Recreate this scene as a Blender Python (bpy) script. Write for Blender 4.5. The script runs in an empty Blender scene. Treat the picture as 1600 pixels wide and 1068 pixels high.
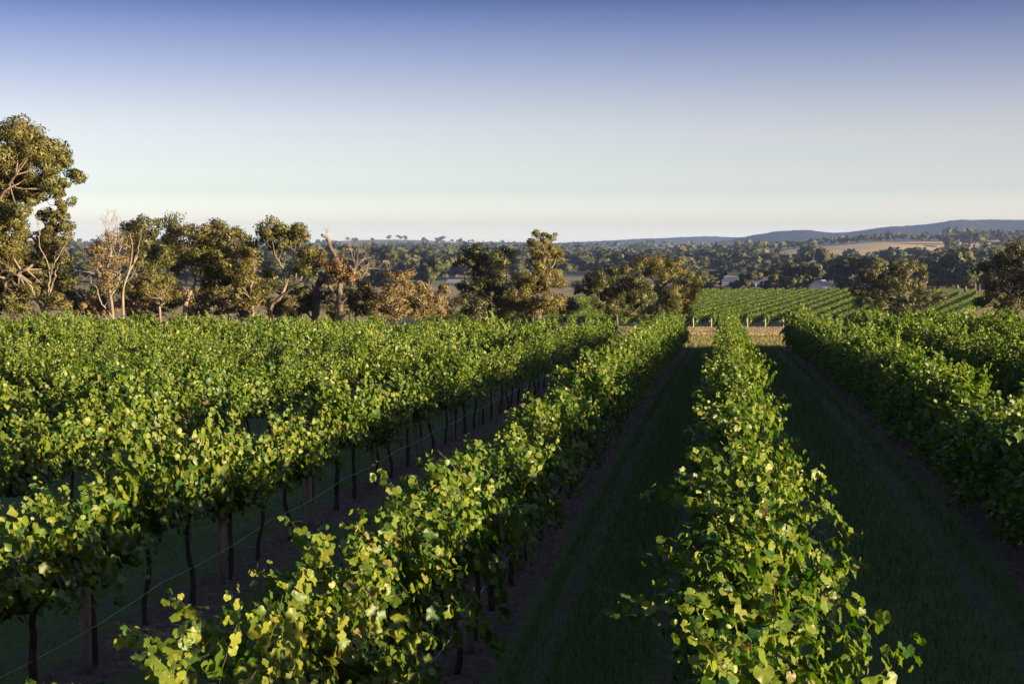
import bpy, math, random
import numpy as np
from mathutils import Matrix, Vector

R = math.radians
SC = bpy.context.scene
COL = SC.collection

# ------------------------------------------------------------------ camera
F = 1600 * 50 / 36.0            # focal length in pixels of the 1600 px wide photograph
YAW = math.atan(332 / F)        # the vine rows vanish right of the centre
PITCH = math.atan(149 / F)
ZC = 3.8
cam_d = bpy.data.cameras.new('camera'); cam_d.lens = 50; cam_d.sensor_width = 36
cam_d.clip_start = 0.1; cam_d.clip_end = 60000
cam = bpy.data.objects.new('camera', cam_d); COL.objects.link(cam)
cam.location = (0, 0, ZC); cam.rotation_euler = (math.pi / 2 - PITCH, 0, YAW)
SC.camera = cam

# ------------------------------------------------------------------ sky, sun, exposure
SUN_EL, SUN_AZ = R(7.2), R(116)          # azimuth clockwise from the row direction (+Y)
w = bpy.data.worlds.new('World'); SC.world = w; w.use_nodes = True
nt = w.node_tree; nt.nodes.clear()
out = nt.nodes.new('ShaderNodeOutputWorld'); bg = nt.nodes.new('ShaderNodeBackground')
sky = nt.nodes.new('ShaderNodeTexSky'); sky.sky_type = 'NISHITA'; sky.sun_disc = False
sky.sun_elevation = SUN_EL; sky.sun_rotation = SUN_AZ
sky.air_density = 1.0; sky.dust_density = 1.2; sky.ozone_density = 2.5
tc = nt.nodes.new('ShaderNodeTexCoord'); sep = nt.nodes.new('ShaderNodeSeparateXYZ')
ramp = nt.nodes.new('ShaderNodeValToRGB'); mix = nt.nodes.new('ShaderNodeMix')
mix.data_type = 'RGBA'; mix.blend_type = 'MULTIPLY'; mix.inputs[0].default_value = 1.0
nt.links.new(tc.outputs['Generated'], sep.inputs[0]); nt.links.new(sep.outputs['Z'], ramp.inputs[0])
e = ramp.color_ramp.elements
SKY = [(0.0, (2.722, 2.854, 3.761)), (0.0085, (2.289, 2.395, 3.223)), (0.016, (1.356, 1.356, 1.857)), (0.038, (0.77, 0.747, 1.024)), (0.06, (0.683, 0.582, 0.718)), (0.082, (0.651, 0.491, 0.563)), (0.104, (0.536, 0.393, 0.467)), (0.1256, (0.402, 0.302, 0.398)), (0.147, (0.276, 0.217, 0.33)), (0.168, (0.138, 0.125, 0.238)), (0.216, (0.167, 0.146, 0.251)), (0.383, (0.266, 0.216, 0.313)), (0.537, (0.376, 0.297, 0.402)), (0.676, (0.492, 0.383, 0.501)), (0.843, (0.637, 0.497, 0.634)), (1.0, (0.787, 0.592, 0.759))]   # above the frame the sky goes on as even as at its top edge
e[0].position, e[0].color = SKY[0][0], (*SKY[0][1], 1)
e[1].position, e[1].color = SKY[-1][0], (*SKY[-1][1], 1)
for p, c in SKY[1:-1]:
    k = e.new(p); k.color = (*c, 1)
nt.links.new(sky.outputs[0], mix.inputs[6]); nt.links.new(ramp.outputs[0], mix.inputs[7])
nt.links.new(mix.outputs[2], bg.inputs[0]); bg.inputs[1].default_value = 0.15
nt.links.new(bg.outputs[0], out.inputs[0])

sun_d = bpy.data.lights.new('sun', 'SUN'); sun_d.energy = 5.0; sun_d.angle = R(0.6); sun_d.color = (1.0, 0.78, 0.50)
sun = bpy.data.objects.new('sun', sun_d); COL.objects.link(sun)
to_sun = Vector((math.cos(SUN_EL) * math.sin(SUN_AZ), math.cos(SUN_EL) * math.cos(SUN_AZ), math.sin(SUN_EL)))
sun.rotation_euler = to_sun.to_track_quat('Z', 'Y').to_euler(); sun.location = (60, -30, 60)

vs = SC.view_settings
vs.view_transform = 'Standard'; vs.look = 'None'; vs.exposure = 1.95; vs.gamma = 1.0; vs.use_curve_mapping = False
SC.render.engine = 'CYCLES'
SC.cycles.max_bounces = 8; SC.cycles.transparent_max_bounces = 4
SC.cycles.volume_bounces = 0
SC.cycles.use_denoising = True

# ------------------------------------------------------------------ helpers
def tag(o, label=None, cat=None, group=None, kind=None):
    if label: o['label'] = label
    if cat: o['category'] = cat
    if group: o['group'] = group
    if kind: o['kind'] = kind
    return o

def empty(name, loc=(0, 0, 0), rz=0.0):
    o = bpy.data.objects.new(name, None); COL.objects.link(o)
    o.location = loc; o.rotation_euler = (0, 0, rz); o.empty_display_size = 0.2
    return o

def mesh_np(name, V, faces, mats, midx=None, smooth=True):
    """faces: list of int arrays (n,k); one mesh from numpy data"""
    me = bpy.data.meshes.new(name)
    V = np.asarray(V, dtype=np.float32).reshape(-1, 3)
    faces = [np.asarray(f, dtype=np.int32) for f in faces if len(f)]
    nl = sum(f.size for f in faces); nf = sum(len(f) for f in faces)
    me.vertices.add(len(V)); me.vertices.foreach_set('co', V.ravel())
    me.loops.add(nl); me.polygons.add(nf)
    me.loops.foreach_set('vertex_index', np.concatenate([f.ravel() for f in faces]))
    tot = np.concatenate([np.full(len(f), f.shape[1], np.int32) for f in faces])
    st = np.concatenate([[0], np.cumsum(tot)[:-1]]).astype(np.int32)
    me.polygons.foreach_set('loop_start', st)
    try: me.polygons.foreach_set('loop_total', tot)
    except Exception: pass
    if midx is not None:
        me.polygons.foreach_set('material_index', np.concatenate([np.full(len(f), m, np.int32) for f, m in zip(faces, midx)]))
    me.polygons.foreach_set('use_smooth', np.full(nf, smooth, dtype=bool))
    for m in (mats if isinstance(mats, (list, tuple)) else [mats]): me.materials.append(m)
    me.update(calc_edges=True); me.validate()
    return me

def obj(name, me, parent=None, loc=None):
    o = bpy.data.objects.new(name, me); COL.objects.link(o)
    if parent is not None: o.parent = parent
    if loc is not None: o.location = loc
    return o

class MB:
    """collects tubes, boxes and quads for one mesh"""
    def __init__(s): s.v = []; s.q = []; s.t = []; s.n = 0
    def add(s, V, quads=None, tris=None):
        V = np.asarray(V, float).reshape(-1, 3)
        if quads is not None and len(quads): s.q.append(np.asarray(quads, int).reshape(-1, 4) + s.n)
        if tris is not None and len(tris): s.t.append(np.asarray(tris, int).reshape(-1, 3) + s.n)
        s.v.append(V); s.n += len(V)
    def tube(s, P, rad, sides=6, rng=None, lump=0.0, cap=True):
        P = np.asarray(P, float); n = len(P)
        rad = np.broadcast_to(np.asarray(rad, float), (n,))
        T = np.gradient(P, axis=0); T /= np.linalg.norm(T, axis=1, keepdims=True) + 1e-9
        up = np.array([0.3, 0.2, 0.93]) if abs(T[0][2]) < 0.8 else np.array([1.0, 0.1, 0])
        A = np.cross(T, up); A /= np.linalg.norm(A, axis=1, keepdims=True) + 1e-9
        B = np.cross(T, A)
        th = np.arange(sides) * 2 * math.pi / sides
        rr = rad[:, None] * np.ones(sides)
        if rng is not None and lump > 0: rr = rr * (1 + rng.uniform(-lump, lump, rr.shape))
        V = P[:, None, :] + (np.cos(th)[None, :, None] * A[:, None, :] + np.sin(th)[None, :, None] * B[:, None, :]) * rr[:, :, None]
        i = np.arange(n - 1)[:, None] * sides; j = np.arange(sides)[None, :]; j2 = (j + 1) % sides
        Q = np.stack([i + j, i + j2, i + sides + j2, i + sides + j], -1).reshape(-1, 4)
        V = V.reshape(-1, 3); tr = None
        if cap:
            V = np.vstack([V, P[-1] + T[-1] * rad[-1] * 0.3, P[0]])
            c = n * sides; b = (n - 1) * sides
            tr = [(b + k, b + (k + 1) % sides, c) for k in range(sides)] + [((k + 1) % sides, k, c + 1) for k in range(sides)]
        s.add(V, Q, tr)
    def box(s, lo, hi):
        (a, b, c), (d, e_, f) = lo, hi
        V = [(a, b, c), (d, b, c), (d, e_, c), (a, e_, c), (a, b, f), (d, b, f), (d, e_, f), (a, e_, f)]
        s.add(V, [(0, 3, 2, 1), (4, 5, 6, 7), (0, 1, 5, 4), (1, 2, 6, 5), (2, 3, 7, 6), (3, 0, 4, 7)])
    def faces(s):
        return [np.concatenate(s.q) if s.q else np.zeros((0, 4), int), np.concatenate(s.t) if s.t else np.zeros((0, 3), int)]
    def mesh(s, name, mat, smooth=True):
        return mesh_np(name, np.concatenate(s.v), s.faces(), mat, smooth=smooth)

def spline(P, n):
    """smooth curve through the points"""
    P = np.asarray(P, float); m = len(P)
    if m == 2:
        t = np.linspace(0, 1, n)[:, None]; return P[0] * (1 - t) + P[1] * t
    Q = np.vstack([2 * P[0] - P[1], P, 2 * P[-1] - P[-2]])
    u = np.linspace(0, m - 1 - 1e-6, n); k = u.astype(int); t = (u - k)[:, None]
    a, b, c, d = Q[k], Q[k + 1], Q[k + 2], Q[k + 3]
    return 0.5 * ((2 * b) + (c - a) * t + (2 * a - 5 * b + 4 * c - d) * t * t + (3 * b - a - 3 * c + d) * t ** 3)

def unit(a): return a / (np.linalg.norm(a, axis=-1, keepdims=True) + 1e-9)
def sstep(a, b, x): t = np.clip((x - a) / (b - a), 0, 1); return t * t * (3 - 2 * t)

FW = np.array([-math.sin(YAW), math.cos(YAW)]); RT = np.array([math.cos(YAW), math.sin(YAW)])
def at(px, d):                       # plan position of picture column px at depth d
    p = d * (FW + RT * (px - 800) / F); return float(p[0]), float(p[1])
def zat(py, d): return ZC - d * math.tan(math.atan((py - 534) / F) + PITCH)

# ------------------------------------------------------------------ terrain height
CY = np.array([-300, -60, 0, 10, 20, 30, 40, 60, 78, 100, 150, 200, 240, 260, 330, 420, 460, 600, 1000, 1500, 2000, 3000, 4500, 7000, 10000, 16000], float)
CZ = np.array([1.2, .3, 0, -.045, -.12, -.32, -.6, -1.2, -1.85, -2.9, -5.6, -8.3, -10, -10.4, -10.4, -10.3, -11.2, -17, -19, -19, -17, -10, 0, 10, 14, 16], float)
_sl = np.diff(CZ) / np.diff(CY)
_m = np.concatenate([[_sl[0]], np.where(_sl[1:] * _sl[:-1] <= 0, 0, 2 * _sl[1:] * _sl[:-1] / (_sl[1:] + _sl[:-1] + 1e-12)), [_sl[-1]]])
def prof(v):
    v = np.clip(v, CY[0], CY[-1]); k = np.clip(np.searchsorted(CY, v) - 1, 0, len(CY) - 2)
    h = CY[k + 1] - CY[k]; t = (v - CY[k]) / h
    return (2*t**3-3*t**2+1)*CZ[k] + (t**3-2*t**2+t)*h*_m[k] + (-2*t**3+3*t**2)*CZ[k+1] + (t**3-t**2)*h*_m[k+1]
def ground(x, y):
    x = np.asarray(x, float); y = np.asarray(y, float)
    dax = -x * math.sin(YAW) + y * math.cos(YAW); lat = x * math.cos(YAW) + y * math.sin(YAW)
    v = y + sstep(80, 200, y) * (dax - y)
    z = prof(v) + 0.25 * np.tanh(x / 4) * (1 - sstep(60, 110, y)) * sstep(-60, -20, y)
    col = 800 + F * lat / np.maximum(dax, 50)                         # bearing, only to say where the far hills stand
    z = z + 30 * np.exp(-((dax - 2500) / 800) ** 2) * sstep(1000, 1420, col)
    z = z + 22 * np.exp(-((dax - 6200) / 1100) ** 2) * np.exp(-((col - 620) / 150) ** 2)
    z = z + 16 * np.exp(-((dax - 5200) / 900) ** 2) * np.exp(-((col - 180) / 200) ** 2)
    far = sstep(450, 1500, v)
    z = z + far * (2.0 * np.sin(x / 170 + 1.3) * np.sin(y / 260 + .4) + 2.5 * np.sin(x / 410 + y / 530) )
    return z
def gz(x, y): return float(ground(x, y))

# ------------------------------------------------------------------ materials
def new_mat(name):
    m = bpy.data.materials.new(name); m.use_nodes = True
    n = m.node_tree; n.nodes.clear()
    return m, n, n.nodes.new('ShaderNodeOutputMaterial')
def N(n, t, **kw):
    k = n.nodes.new(t)
    for a, b in kw.items(): setattr(k, a, b)
    return k
def ramp_node(n, stops, interp='LINEAR'):
    r = N(n, 'ShaderNodeValToRGB'); r.color_ramp.interpolation = interp
    el = r.color_ramp.elements
    el[0].position, el[0].color = stops[0][0], (*stops[0][1], 1)
    el[1].position, el[1].color = stops[-1][0], (*stops[-1][1], 1)
    for p, c in stops[1:-1]:
        k = el.new(p); k.color = (*c, 1)
    return r
def mixc(n, fac, a, b, blend='MIX'):
    m = N(n, 'ShaderNodeMix', data_type='RGBA', blend_type=blend)
    for i, v in ((0, fac), (6, a), (7, b)):
        if hasattr(v, 'is_linked') or isinstance(v, bpy.types.NodeSocket): n.links.new(v, m.inputs[i])
        elif isinstance(v, (int, float)): m.inputs[i].default_value = v
        else: m.inputs[i].default_value = (*v, 1)
    return m.outputs[2]
def mth(n, op, a, b=None, c=None, clamp=False):
    m = N(n, 'ShaderNodeMath', operation=op, use_clamp=clamp)
    for i, v in enumerate((a, b, c)):
        if v is None: continue
        if isinstance(v, bpy.types.NodeSocket): n.links.new(v, m.inputs[i])
        else: m.inputs[i].default_value = v
    return m.outputs[0]
def noise(n, vec, scale, detail=3, rough=.55):
    t = N(n, 'ShaderNodeTexNoise'); t.inputs['Scale'].default_value = scale
    t.inputs['Detail'].default_value = detail; t.inputs['Roughness'].default_value = rough
    if vec is not None: n.links.new(vec, t.inputs['Vector'])
    return t.outputs[0]

def leaf_mat(name, stops, transl=0.35, tcol=(1.5, 1.35, .55), rough=.42, spec=.5, patch=0.0):
    m, n, o = new_mat(name)
    geo = N(n, 'ShaderNodeNewGeometry'); oi = N(n, 'ShaderNodeObjectInfo')
    r = mth(n, 'FRACT', mth(n, 'ADD', geo.outputs['Random Per Island'], mth(n, 'MULTIPLY', oi.outputs['Random'], 7.31)))
    rp = ramp_node(n, stops); n.links.new(r, rp.inputs[0]); col = rp.outputs[0]
    tcn = N(n, 'ShaderNodeTexCoord')
    # fine mottling inside a leaf and slow drift over the planting
    mot = noise(n, tcn.outputs['Object'], 38.0, 2)
    col = mixc(n, mth(n, 'MULTIPLY', mot, .5), col, mixc(n, 1.0, col, (.62, .72, .6), 'MULTIPLY'))
    if patch > 0:
        pn = noise(n, geo.outputs['Position'], patch, 2)
        col = mixc(n, mth(n, 'MULTIPLY_ADD', pn, 1.6, -.5, clamp=True), mixc(n, 1.0, col, (.82, .95, .9), 'MULTIPLY'), mixc(n, 1.0, col, (1.22, 1.08, .9), 'MULTIPLY'))
    p = N(n, 'ShaderNodeBsdfPrincipled'); n.links.new(col, p.inputs['Base Color'])
    p.inputs['Roughness'].default_value = rough; p.inputs['Specular IOR Level'].default_value = spec
    t = N(n, 'ShaderNodeBsdfTranslucent'); n.links.new(mixc(n, 1.0, col, tcol, 'MULTIPLY'), t.inputs[0])
    ms = N(n, 'ShaderNodeMixShader'); ms.inputs[0].default_value = transl
    n.links.new(p.outputs[0], ms.inputs[1]); n.links.new(t.outputs[0], ms.inputs[2]); n.links.new(ms.outputs[0], o.inputs[0])
    return m
def bark_mat(name, a, b, scale=9, rough=.9):
    m, n, o = new_mat(name)
    tcn = N(n, 'ShaderNodeTexCoord'); mp = N(n, 'ShaderNodeMapping'); mp.inputs['Scale'].default_value = (1, 1, .22)
    n.links.new(tcn.outputs['Object'], mp.inputs[0])
    t = noise(n, mp.outputs[0], scale, 5, .65)
    rp = ramp_node(n, [(.3, a), (.7, b)]); n.links.new(t, rp.inputs[0])
    p = N(n, 'ShaderNodeBsdfPrincipled'); n.links.new(rp.outputs[0], p.inputs['Base Color']); p.inputs['Roughness'].default_value = rough
    p.inputs['Specular IOR Level'].default_value = .2
    bp = N(n, 'ShaderNodeBump'); bp.inputs['Strength'].default_value = .6; bp.inputs['Distance'].default_value = .02
    n.links.new(t, bp.inputs['Height']); n.links.new(bp.outputs[0], p.inputs['Normal']); n.links.new(p.outputs[0], o.inputs[0])
    return m
def plain_mat(name, c, rough=.7, metal=0, var=.15, scale=6):
    m, n, o = new_mat(name)
    tcn = N(n, 'ShaderNodeTexCoord'); t = noise(n, tcn.outputs['Object'], scale, 4)
    col = mixc(n, t, tuple(v * (1 - var) for v in c), tuple(min(1, v * (1 + var)) for v in c))
    p = N(n, 'ShaderNodeBsdfPrincipled'); n.links.new(col, p.inputs['Base Color'])
    p.inputs['Roughness'].default_value = rough; p.inputs['Metallic'].default_value = metal
    n.links.new(p.outputs[0], o.inputs[0]); return m

VINE_STOPS = [(0, (.028, .076, .013)), (.22, (.064, .114, .013)), (.5, (.114, .152, .016)), (.8, (.168, .195, .022)), (.95, (.195, .21, .030)), (.985, (.19, .18, .045)), (1, (.17, .10, .045))]
M = {
 'vine': leaf_mat('vine_leaf', VINE_STOPS, .38, (1.2, 1.55, .40), .46, .38, .35),
 'cane': bark_mat('cane_bark', (.085, .06, .02), (.14, .085, .035), 30),
 'vine_bark': bark_mat('vine_trunk_bark', (.018, .014, .011), (.06, .045, .035), 22),
 'post': bark_mat('post_timber', (.10, .085, .065), (.21, .18, .14), 14),
 'pale_post': bark_mat('pale_post_timber', (.34, .29, .22), (.5, .44, .34), 14),
 'wire': plain_mat('galvanised_wire', (.45, .43, .41), .5, .6),
 'gum': leaf_mat('gum_leaf', [(0, (.074, .072, .018)), (.6, (.098, .090, .023)), (1, (.14, .115, .032))], .22, (1.2, 1.1, .6), .5, .35, .25),
 'gumdark': leaf_mat('dark_gum_leaf', [(0, (.050, .054, .015)), (.6, (.066, .066, .018)), (1, (.098, .085, .024))], .18, (1.2, 1.1, .6), .5, .35, .25),
 'gold': leaf_mat('golden_gum_leaf', [(0, (.105, .092, .025)), (.6, (.135, .112, .030)), (1, (.18, .138, .042))], .25, (1.2, 1.1, .6), .55, .3, .25),
 'rust': leaf_mat('rusty_leaf', [(0, (.10, .060, .025)), (.6, (.17, .098, .04)), (1, (.25, .15, .07))], .2, (1.2, 1, .7), .6, .25, .3),
 'tan': leaf_mat('dry_scrub_leaf', [(0, (.11, .078, .036)), (.5, (.17, .12, .060)), (1, (.26, .185, .10))], .2, (1.1, 1, .8), .65, .2, .3),
 'bark': bark_mat('gum_bark', (.08, .062, .046), (.21, .17, .128), 5),
 'palebark': bark_mat('pale_dead_wood', (.11, .09, .068), (.24, .20, .155), 6),
 'darkbark': bark_mat('dark_gum_bark', (.05, .042, .036), (.15, .125, .105), 5),
 'far': leaf_mat('valley_tree_leaf', [(0, (.030, .040, .016)), (.5, (.052, .058, .022)), (.9, (.085, .082, .032)), (1, (.12, .095, .04))], .12, (1.1, 1.1, .7), .6, .2, .012),
}

# ------------------------------------------------------------------ ground sheet and its material
def rowx(k): return .26 if k == 0 else (3.7 + 3.1 * (k - 1) if k > 0 else (-2.5 if k == -1 else -6.05 + 3.2 * (k + 2)))

def ground_mat():
    m, n, o = new_mat('ground_cover')
    geo = N(n, 'ShaderNodeNewGeometry'); pos = geo.outputs['Position']
    s = N(n, 'ShaderNodeSeparateXYZ'); n.links.new(pos, s.inputs[0]); X, Y = s.outputs[0], s.outputs[1]
    fine = noise(n, pos, 9, 6, .7); mid = noise(n, pos, 1.3, 4, .6); big = noise(n, pos, .05, 3)
    # grass lanes
    grass = ramp_node(n, [(.3, (.055, .088, .022)), (.5, (.085, .126, .030)), (.7, (.13, .15, .045))])
    n.links.new(mth(n, 'ADD', mth(n, 'MULTIPLY', fine, .5), mth(n, 'MULTIPLY', mid, .5)), grass.inputs[0])
    litter = ramp_node(n, [(.3, (.065, .045, .032)), (.5, (.125, .088, .062)), (.72, (.23, .165, .11))]); n.links.new(fine, litter.inputs[0])
    # distance to the nearest vine row, rows 3 m apart
    wob = mth(n, 'MULTIPLY_ADD', mid, .5, -.25)
    # the rows are not evenly spaced: bend X so that every row falls on a multiple of 3
    cv = N(n, 'ShaderNodeFloatCurve'); n.links.new(mth(n, 'MULTIPLY_ADD', X, 1 / 100, .5), cv.inputs[1])
    kn = [(-13, rowx(-13)), (-2, rowx(-2)), (-1, rowx(-1)), (0, rowx(0)), (1, rowx(1)), (5, rowx(5))]
    cu = cv.mapping.curves[0]; cu.points[0].location = (0, max(0, .5 + .03 * (-13 + (-50 - rowx(-13)) / 3.2))); cu.points[1].location = (1, min(1, .5 + .03 * (5 + (50 - rowx(5)) / 3.1)))
    for k_, x_ in kn: cu.points.new(.5 + x_ / 100, .5 + .03 * k_)
    for p_ in cu.points: p_.handle_type = 'VECTOR'
    cv.mapping.update()
    fx = mth(n, 'PINGPONG', mth(n, 'ADD', mth(n, 'MULTIPLY_ADD', cv.outputs[0], 100, -50.0), 300.0), 1.5)
    fxw = mth(n, 'ADD', fx, wob)
    strip = N(n, 'ShaderNodeMapRange'); strip.interpolation_type = 'SMOOTHSTEP'; n.links.new(fxw, strip.inputs[0])
    strip.inputs[1].default_value = .28; strip.inputs[2].default_value = .50; strip.inputs[3].default_value = 1; strip.inputs[4].default_value = 0
    trk = N(n, 'ShaderNodeMapRange'); trk.interpolation_type = 'SMOOTHSTEP'
    n.links.new(mth(n, 'ABSOLUTE', mth(n, 'ADD', mth(n, 'MULTIPLY_ADD', wob, .5, fx), -.86)), trk.inputs[0])
    trk.inputs[1].default_value = .04; trk.inputs[2].default_value = .17; trk.inputs[3].default_value = .55; trk.inputs[4].default_value = 0
    lane = mixc(n, trk.outputs[0], grass.outputs[0], mixc(n, .5, litter.outputs[0], (.085, .070, .052)))
    lane = mixc(n, strip.outputs[0], lane, litter.outputs[0])
    # headland and paddocks
    dry = ramp_node(n, [(.3, (.22, .18, .075)), (.55, (.34, .275, .125)), (.75, (.44, .35, .18))]); n.links.new(fine, dry.inputs[0])
    hg = ramp_node(n, [(.3, (.06, .075, .02)), (.7, (.13, .13, .04))]); n.links.new(fine, hg.inputs[0])
    hf = N(n, 'ShaderNodeMapRange'); n.links.new(mth(n, 'ADD', Y, mth(n, 'MULTIPLY_ADD', mid, 30, -15)), hf.inputs[0])
    hf.inputs[1].default_value = 150; hf.inputs[2].default_value = 215
    head = mixc(n, hf.outputs[0], hg.outputs[0], dry.outputs[0])
    # far paddocks: big irregular fields
    vo = N(n, 'ShaderNodeTexVoronoi'); vo.inputs['Scale'].default_value = .0034; n.links.new(pos, vo.inputs['Vector'])
    vsx = N(n, 'ShaderNodeSeparateColor'); n.links.new(vo.outputs['Color'], vsx.inputs[0])
    fld = ramp_node(n, [(0, (.15, .165, .065)), (.3, (.22, .21, .09)), (.55, (.34, .28, .14)), (.8, (.46, .36, .2)), (1, (.17, .18, .07))]); n.links.new(vsx.outputs[0], fld.inputs[0])
    pn = noise(n, pos, .02, 5, .6)
    fld2 = mixc(n, mth(n, 'MULTIPLY', pn, .6), fld.outputs[0], (.19, .18, .08))
    ff = N(n, 'ShaderNodeMapRange'); n.links.new(Y, ff.inputs[0]); ff.inputs[1].default_value = 430; ff.inputs[2].default_value = 560
    far = mixc(n, ff.outputs[0], head, fld2)
    vf = N(n, 'ShaderNodeMapRange'); n.links.new(mth(n, 'ADD', Y, mth(n, 'MULTIPLY_ADD', mid, 4, -2)), vf.inputs[0]); vf.inputs[1].default_value = 79; vf.inputs[2].default_value = 84
    col = mixc(n, vf.outputs[0], lane, far)
    p = N(n, 'ShaderNodeBsdfPrincipled'); n.links.new(col, p.inputs['Base Color']); p.inputs['Roughness'].default_value = .95; p.inputs['Specular IOR Level'].default_value = .1
    bp = N(n, 'ShaderNodeBump'); bp.inputs['Strength'].default_value = .8; bp.inputs['Distance'].default_value = .05
    n.links.new(fine, bp.inputs['Height']); n.links.new(bp.outputs[0], p.inputs['Normal']); n.links.new(p.outputs[0], o.inputs[0])
    return m
tx = np.linspace(-7.3, 7.3, 221); gx = 12 * np.sinh(tx)
ty = np.linspace(math.asinh(-80 / 15), math.asinh(12000 / 15), 280); gy = 15 * np.sinh(ty)
GX, GY = np.meshgrid(gx, gy); GZ = ground(GX, GY)
nx, ny = len(gx), len(gy); ii = (np.arange(ny - 1)[:, None] * nx + np.arange(nx - 1)[None, :])
gm = mesh_np('ground', np.stack([GX, GY, GZ], -1).reshape(-1, 3), [np.stack([ii, ii + 1, ii + nx + 1, ii + nx], -1).reshape(-1, 4)], ground_mat())
tag(obj('ground', gm), 'ground falling from the vineyard into the wide paddock valley', 'ground', kind='structure')

# far ranges: solid ridges standing on the plain
def ridge(name, label, pts, d, depth, base_z, mat, seed):
    rng = np.random.default_rng(seed)
    px = np.linspace(pts[0][0], pts[-1][0], 150)
    py = np.interp(px, [p[0] for p in pts], [p[1] for p in pts])
    ker = np.hanning(9); ker /= ker.sum(); py = np.convolve(np.pad(py, 4, mode='edge'), ker, 'valid') + rng.normal(0, .22, len(px))
    V = []; K = 22
    for k in range(K):
        t = k / (K - 1); prof_ = math.sin(math.pi * min(1, t * 1.0)) ** .8
        for a, b in zip(px, py):
            dd = d + (t - .5) * depth
            top = zat(b, d)
            x, y = at(a, d); sx, sy = x / math.hypot(x, y), y / math.hypot(x, y)
            f = prof_ * (1 + .10 * math.sin(a / 17 + t * 5) * (1 - abs(2 * t - 1)) * (1 if t < .45 else 0))
            V.append((x + sx * (dd - d) * 1.0, y + sy * (dd - d), base_z + (top - base_z) * min(1, f)))
    n_ = len(px); i = (np.arange(K - 1)[:, None] * n_ + np.arange(n_ - 1)[None, :])
    me = mesh_np(name, V, [np.stack([i, i + 1, i + n_ + 1, i + n_], -1).reshape(-1, 4)], mat)
    return tag(obj(name, me), label, 'hills', kind='structure')
def ridge_mat():
    m, n, o = new_mat('wooded_range'); geo = N(n, 'ShaderNodeNewGeometry')
    a = noise(n, geo.outputs['Position'], .004, 6, .65)
    rp = ramp_node(n, [(.3, (.018, .024, .016)), (.6, (.03, .036, .022)), (.75, (.065, .06, .035))]); n.links.new(a, rp.inputs[0])
    p = N(n, 'ShaderNodeBsdfPrincipled'); n.links.new(rp.outputs[0], p.inputs['Base Color']); p.inputs['Roughness'].default_value = 1; p.inputs['Specular IOR Level'].default_value = 0
    bp = N(n, 'ShaderNodeBump'); bp.inputs['Strength'].default_value = 1; bp.inputs['Distance'].default_value = 40
    n.links.new(a, bp.inputs['Height']); n.links.new(bp.outputs[0], p.inputs['Normal'])
    n.links.new(p.outputs[0], o.inputs[0]); return m
RM = ridge_mat()
ridge('mountain_range', 'long blue mountain range rising towards the right on the horizon',
      [(1090, 386), (1130, 378), (1160, 371), (1185, 366), (1215, 361), (1255, 359), (1290, 364), (1320, 363), (1360, 358), (1400, 354), (1450, 350), (1500, 344), (1550, 343), (1600, 345), (1680, 350), (1800, 372)], 6300, 1800, 0, RM, 1)
ridge('far_range', 'paler low range on the horizon left of the blue mountains',
      [(800, 384), (850, 381), (900, 378), (950, 376), (1000, 373), (1040, 372), (1075, 370), (1110, 369), (1150, 371), (1190, 370), (1240, 374), (1300, 380)], 9600, 1600, 0, RM, 3)
ridge('hills', 'low hazy hills on the left and middle horizon',
      [(-200, 384), (0, 380), (150, 378), (300, 381), (430, 379), (520, 381), (700, 379), (790, 378), (880, 380), (1000, 384)], 7600, 1600, 0, RM, 2)

# ------------------------------------------------------------------ grape leaves and vines
def leaf_template(kind, rng=None):
    if kind == 'near':
        ang = np.array([0, 18, 36, 54, 70, 88, 110, 132, 155, 173]); rad = np.array([1.0, .92, .80, .93, .93, .82, .90, .80, .68, .36])
    elif kind == 'mid':
        ang = np.array([0, 38, 62, 112, 160]); rad = np.array([1.0, .82, .95, .9, .6])
    else:
        u = np.array([0, .5, 0, -.5]); v = np.array([.6, .02, -.5, .02]); z = np.array([-.16, .10, -.12, .10]) * (1 if rng is None else rng.uniform(.4, 1.6))
        return np.stack([u, v, z], -1), np.array([(0, 1, 2), (0, 2, 3)])
    _k = rng.random() if rng is not None else .5
    if rng is not None: rad = rad * rng.uniform(.9, 1.1, len(rad))
    A = np.concatenate([ang, 360 - ang[1:][::-1]]); Rr = np.concatenate([rad, rad[1:][::-1]])
    if rng is not None: Rr = Rr * rng.uniform(.94, 1.06, len(Rr))
    a = np.radians(A); u = np.sin(a) * Rr * .62; v = np.cos(a) * Rr * .62
    z = (.10 + .22 * _k) * np.abs(u) - (.15 + .75 * (1 - _k)) * (u * u + v * v) + .16 * _k * u * v + (.06 * np.sin(a * 5 + .7) if kind == 'near' else 0)
    V = np.vstack([[(0, 0, 0)], np.stack([u, v, z], -1)]); n_ = len(u)
    T = np.array([(0, 1 + (k + 1) % n_, 1 + k) for k in range(n_)])
    return V, T
_r = np.random.default_rng(5)
NT = 7
LT = {k: [leaf_template(k, _r) for _ in range(NT)] for k in ('near', 'mid', 'far')}

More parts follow.
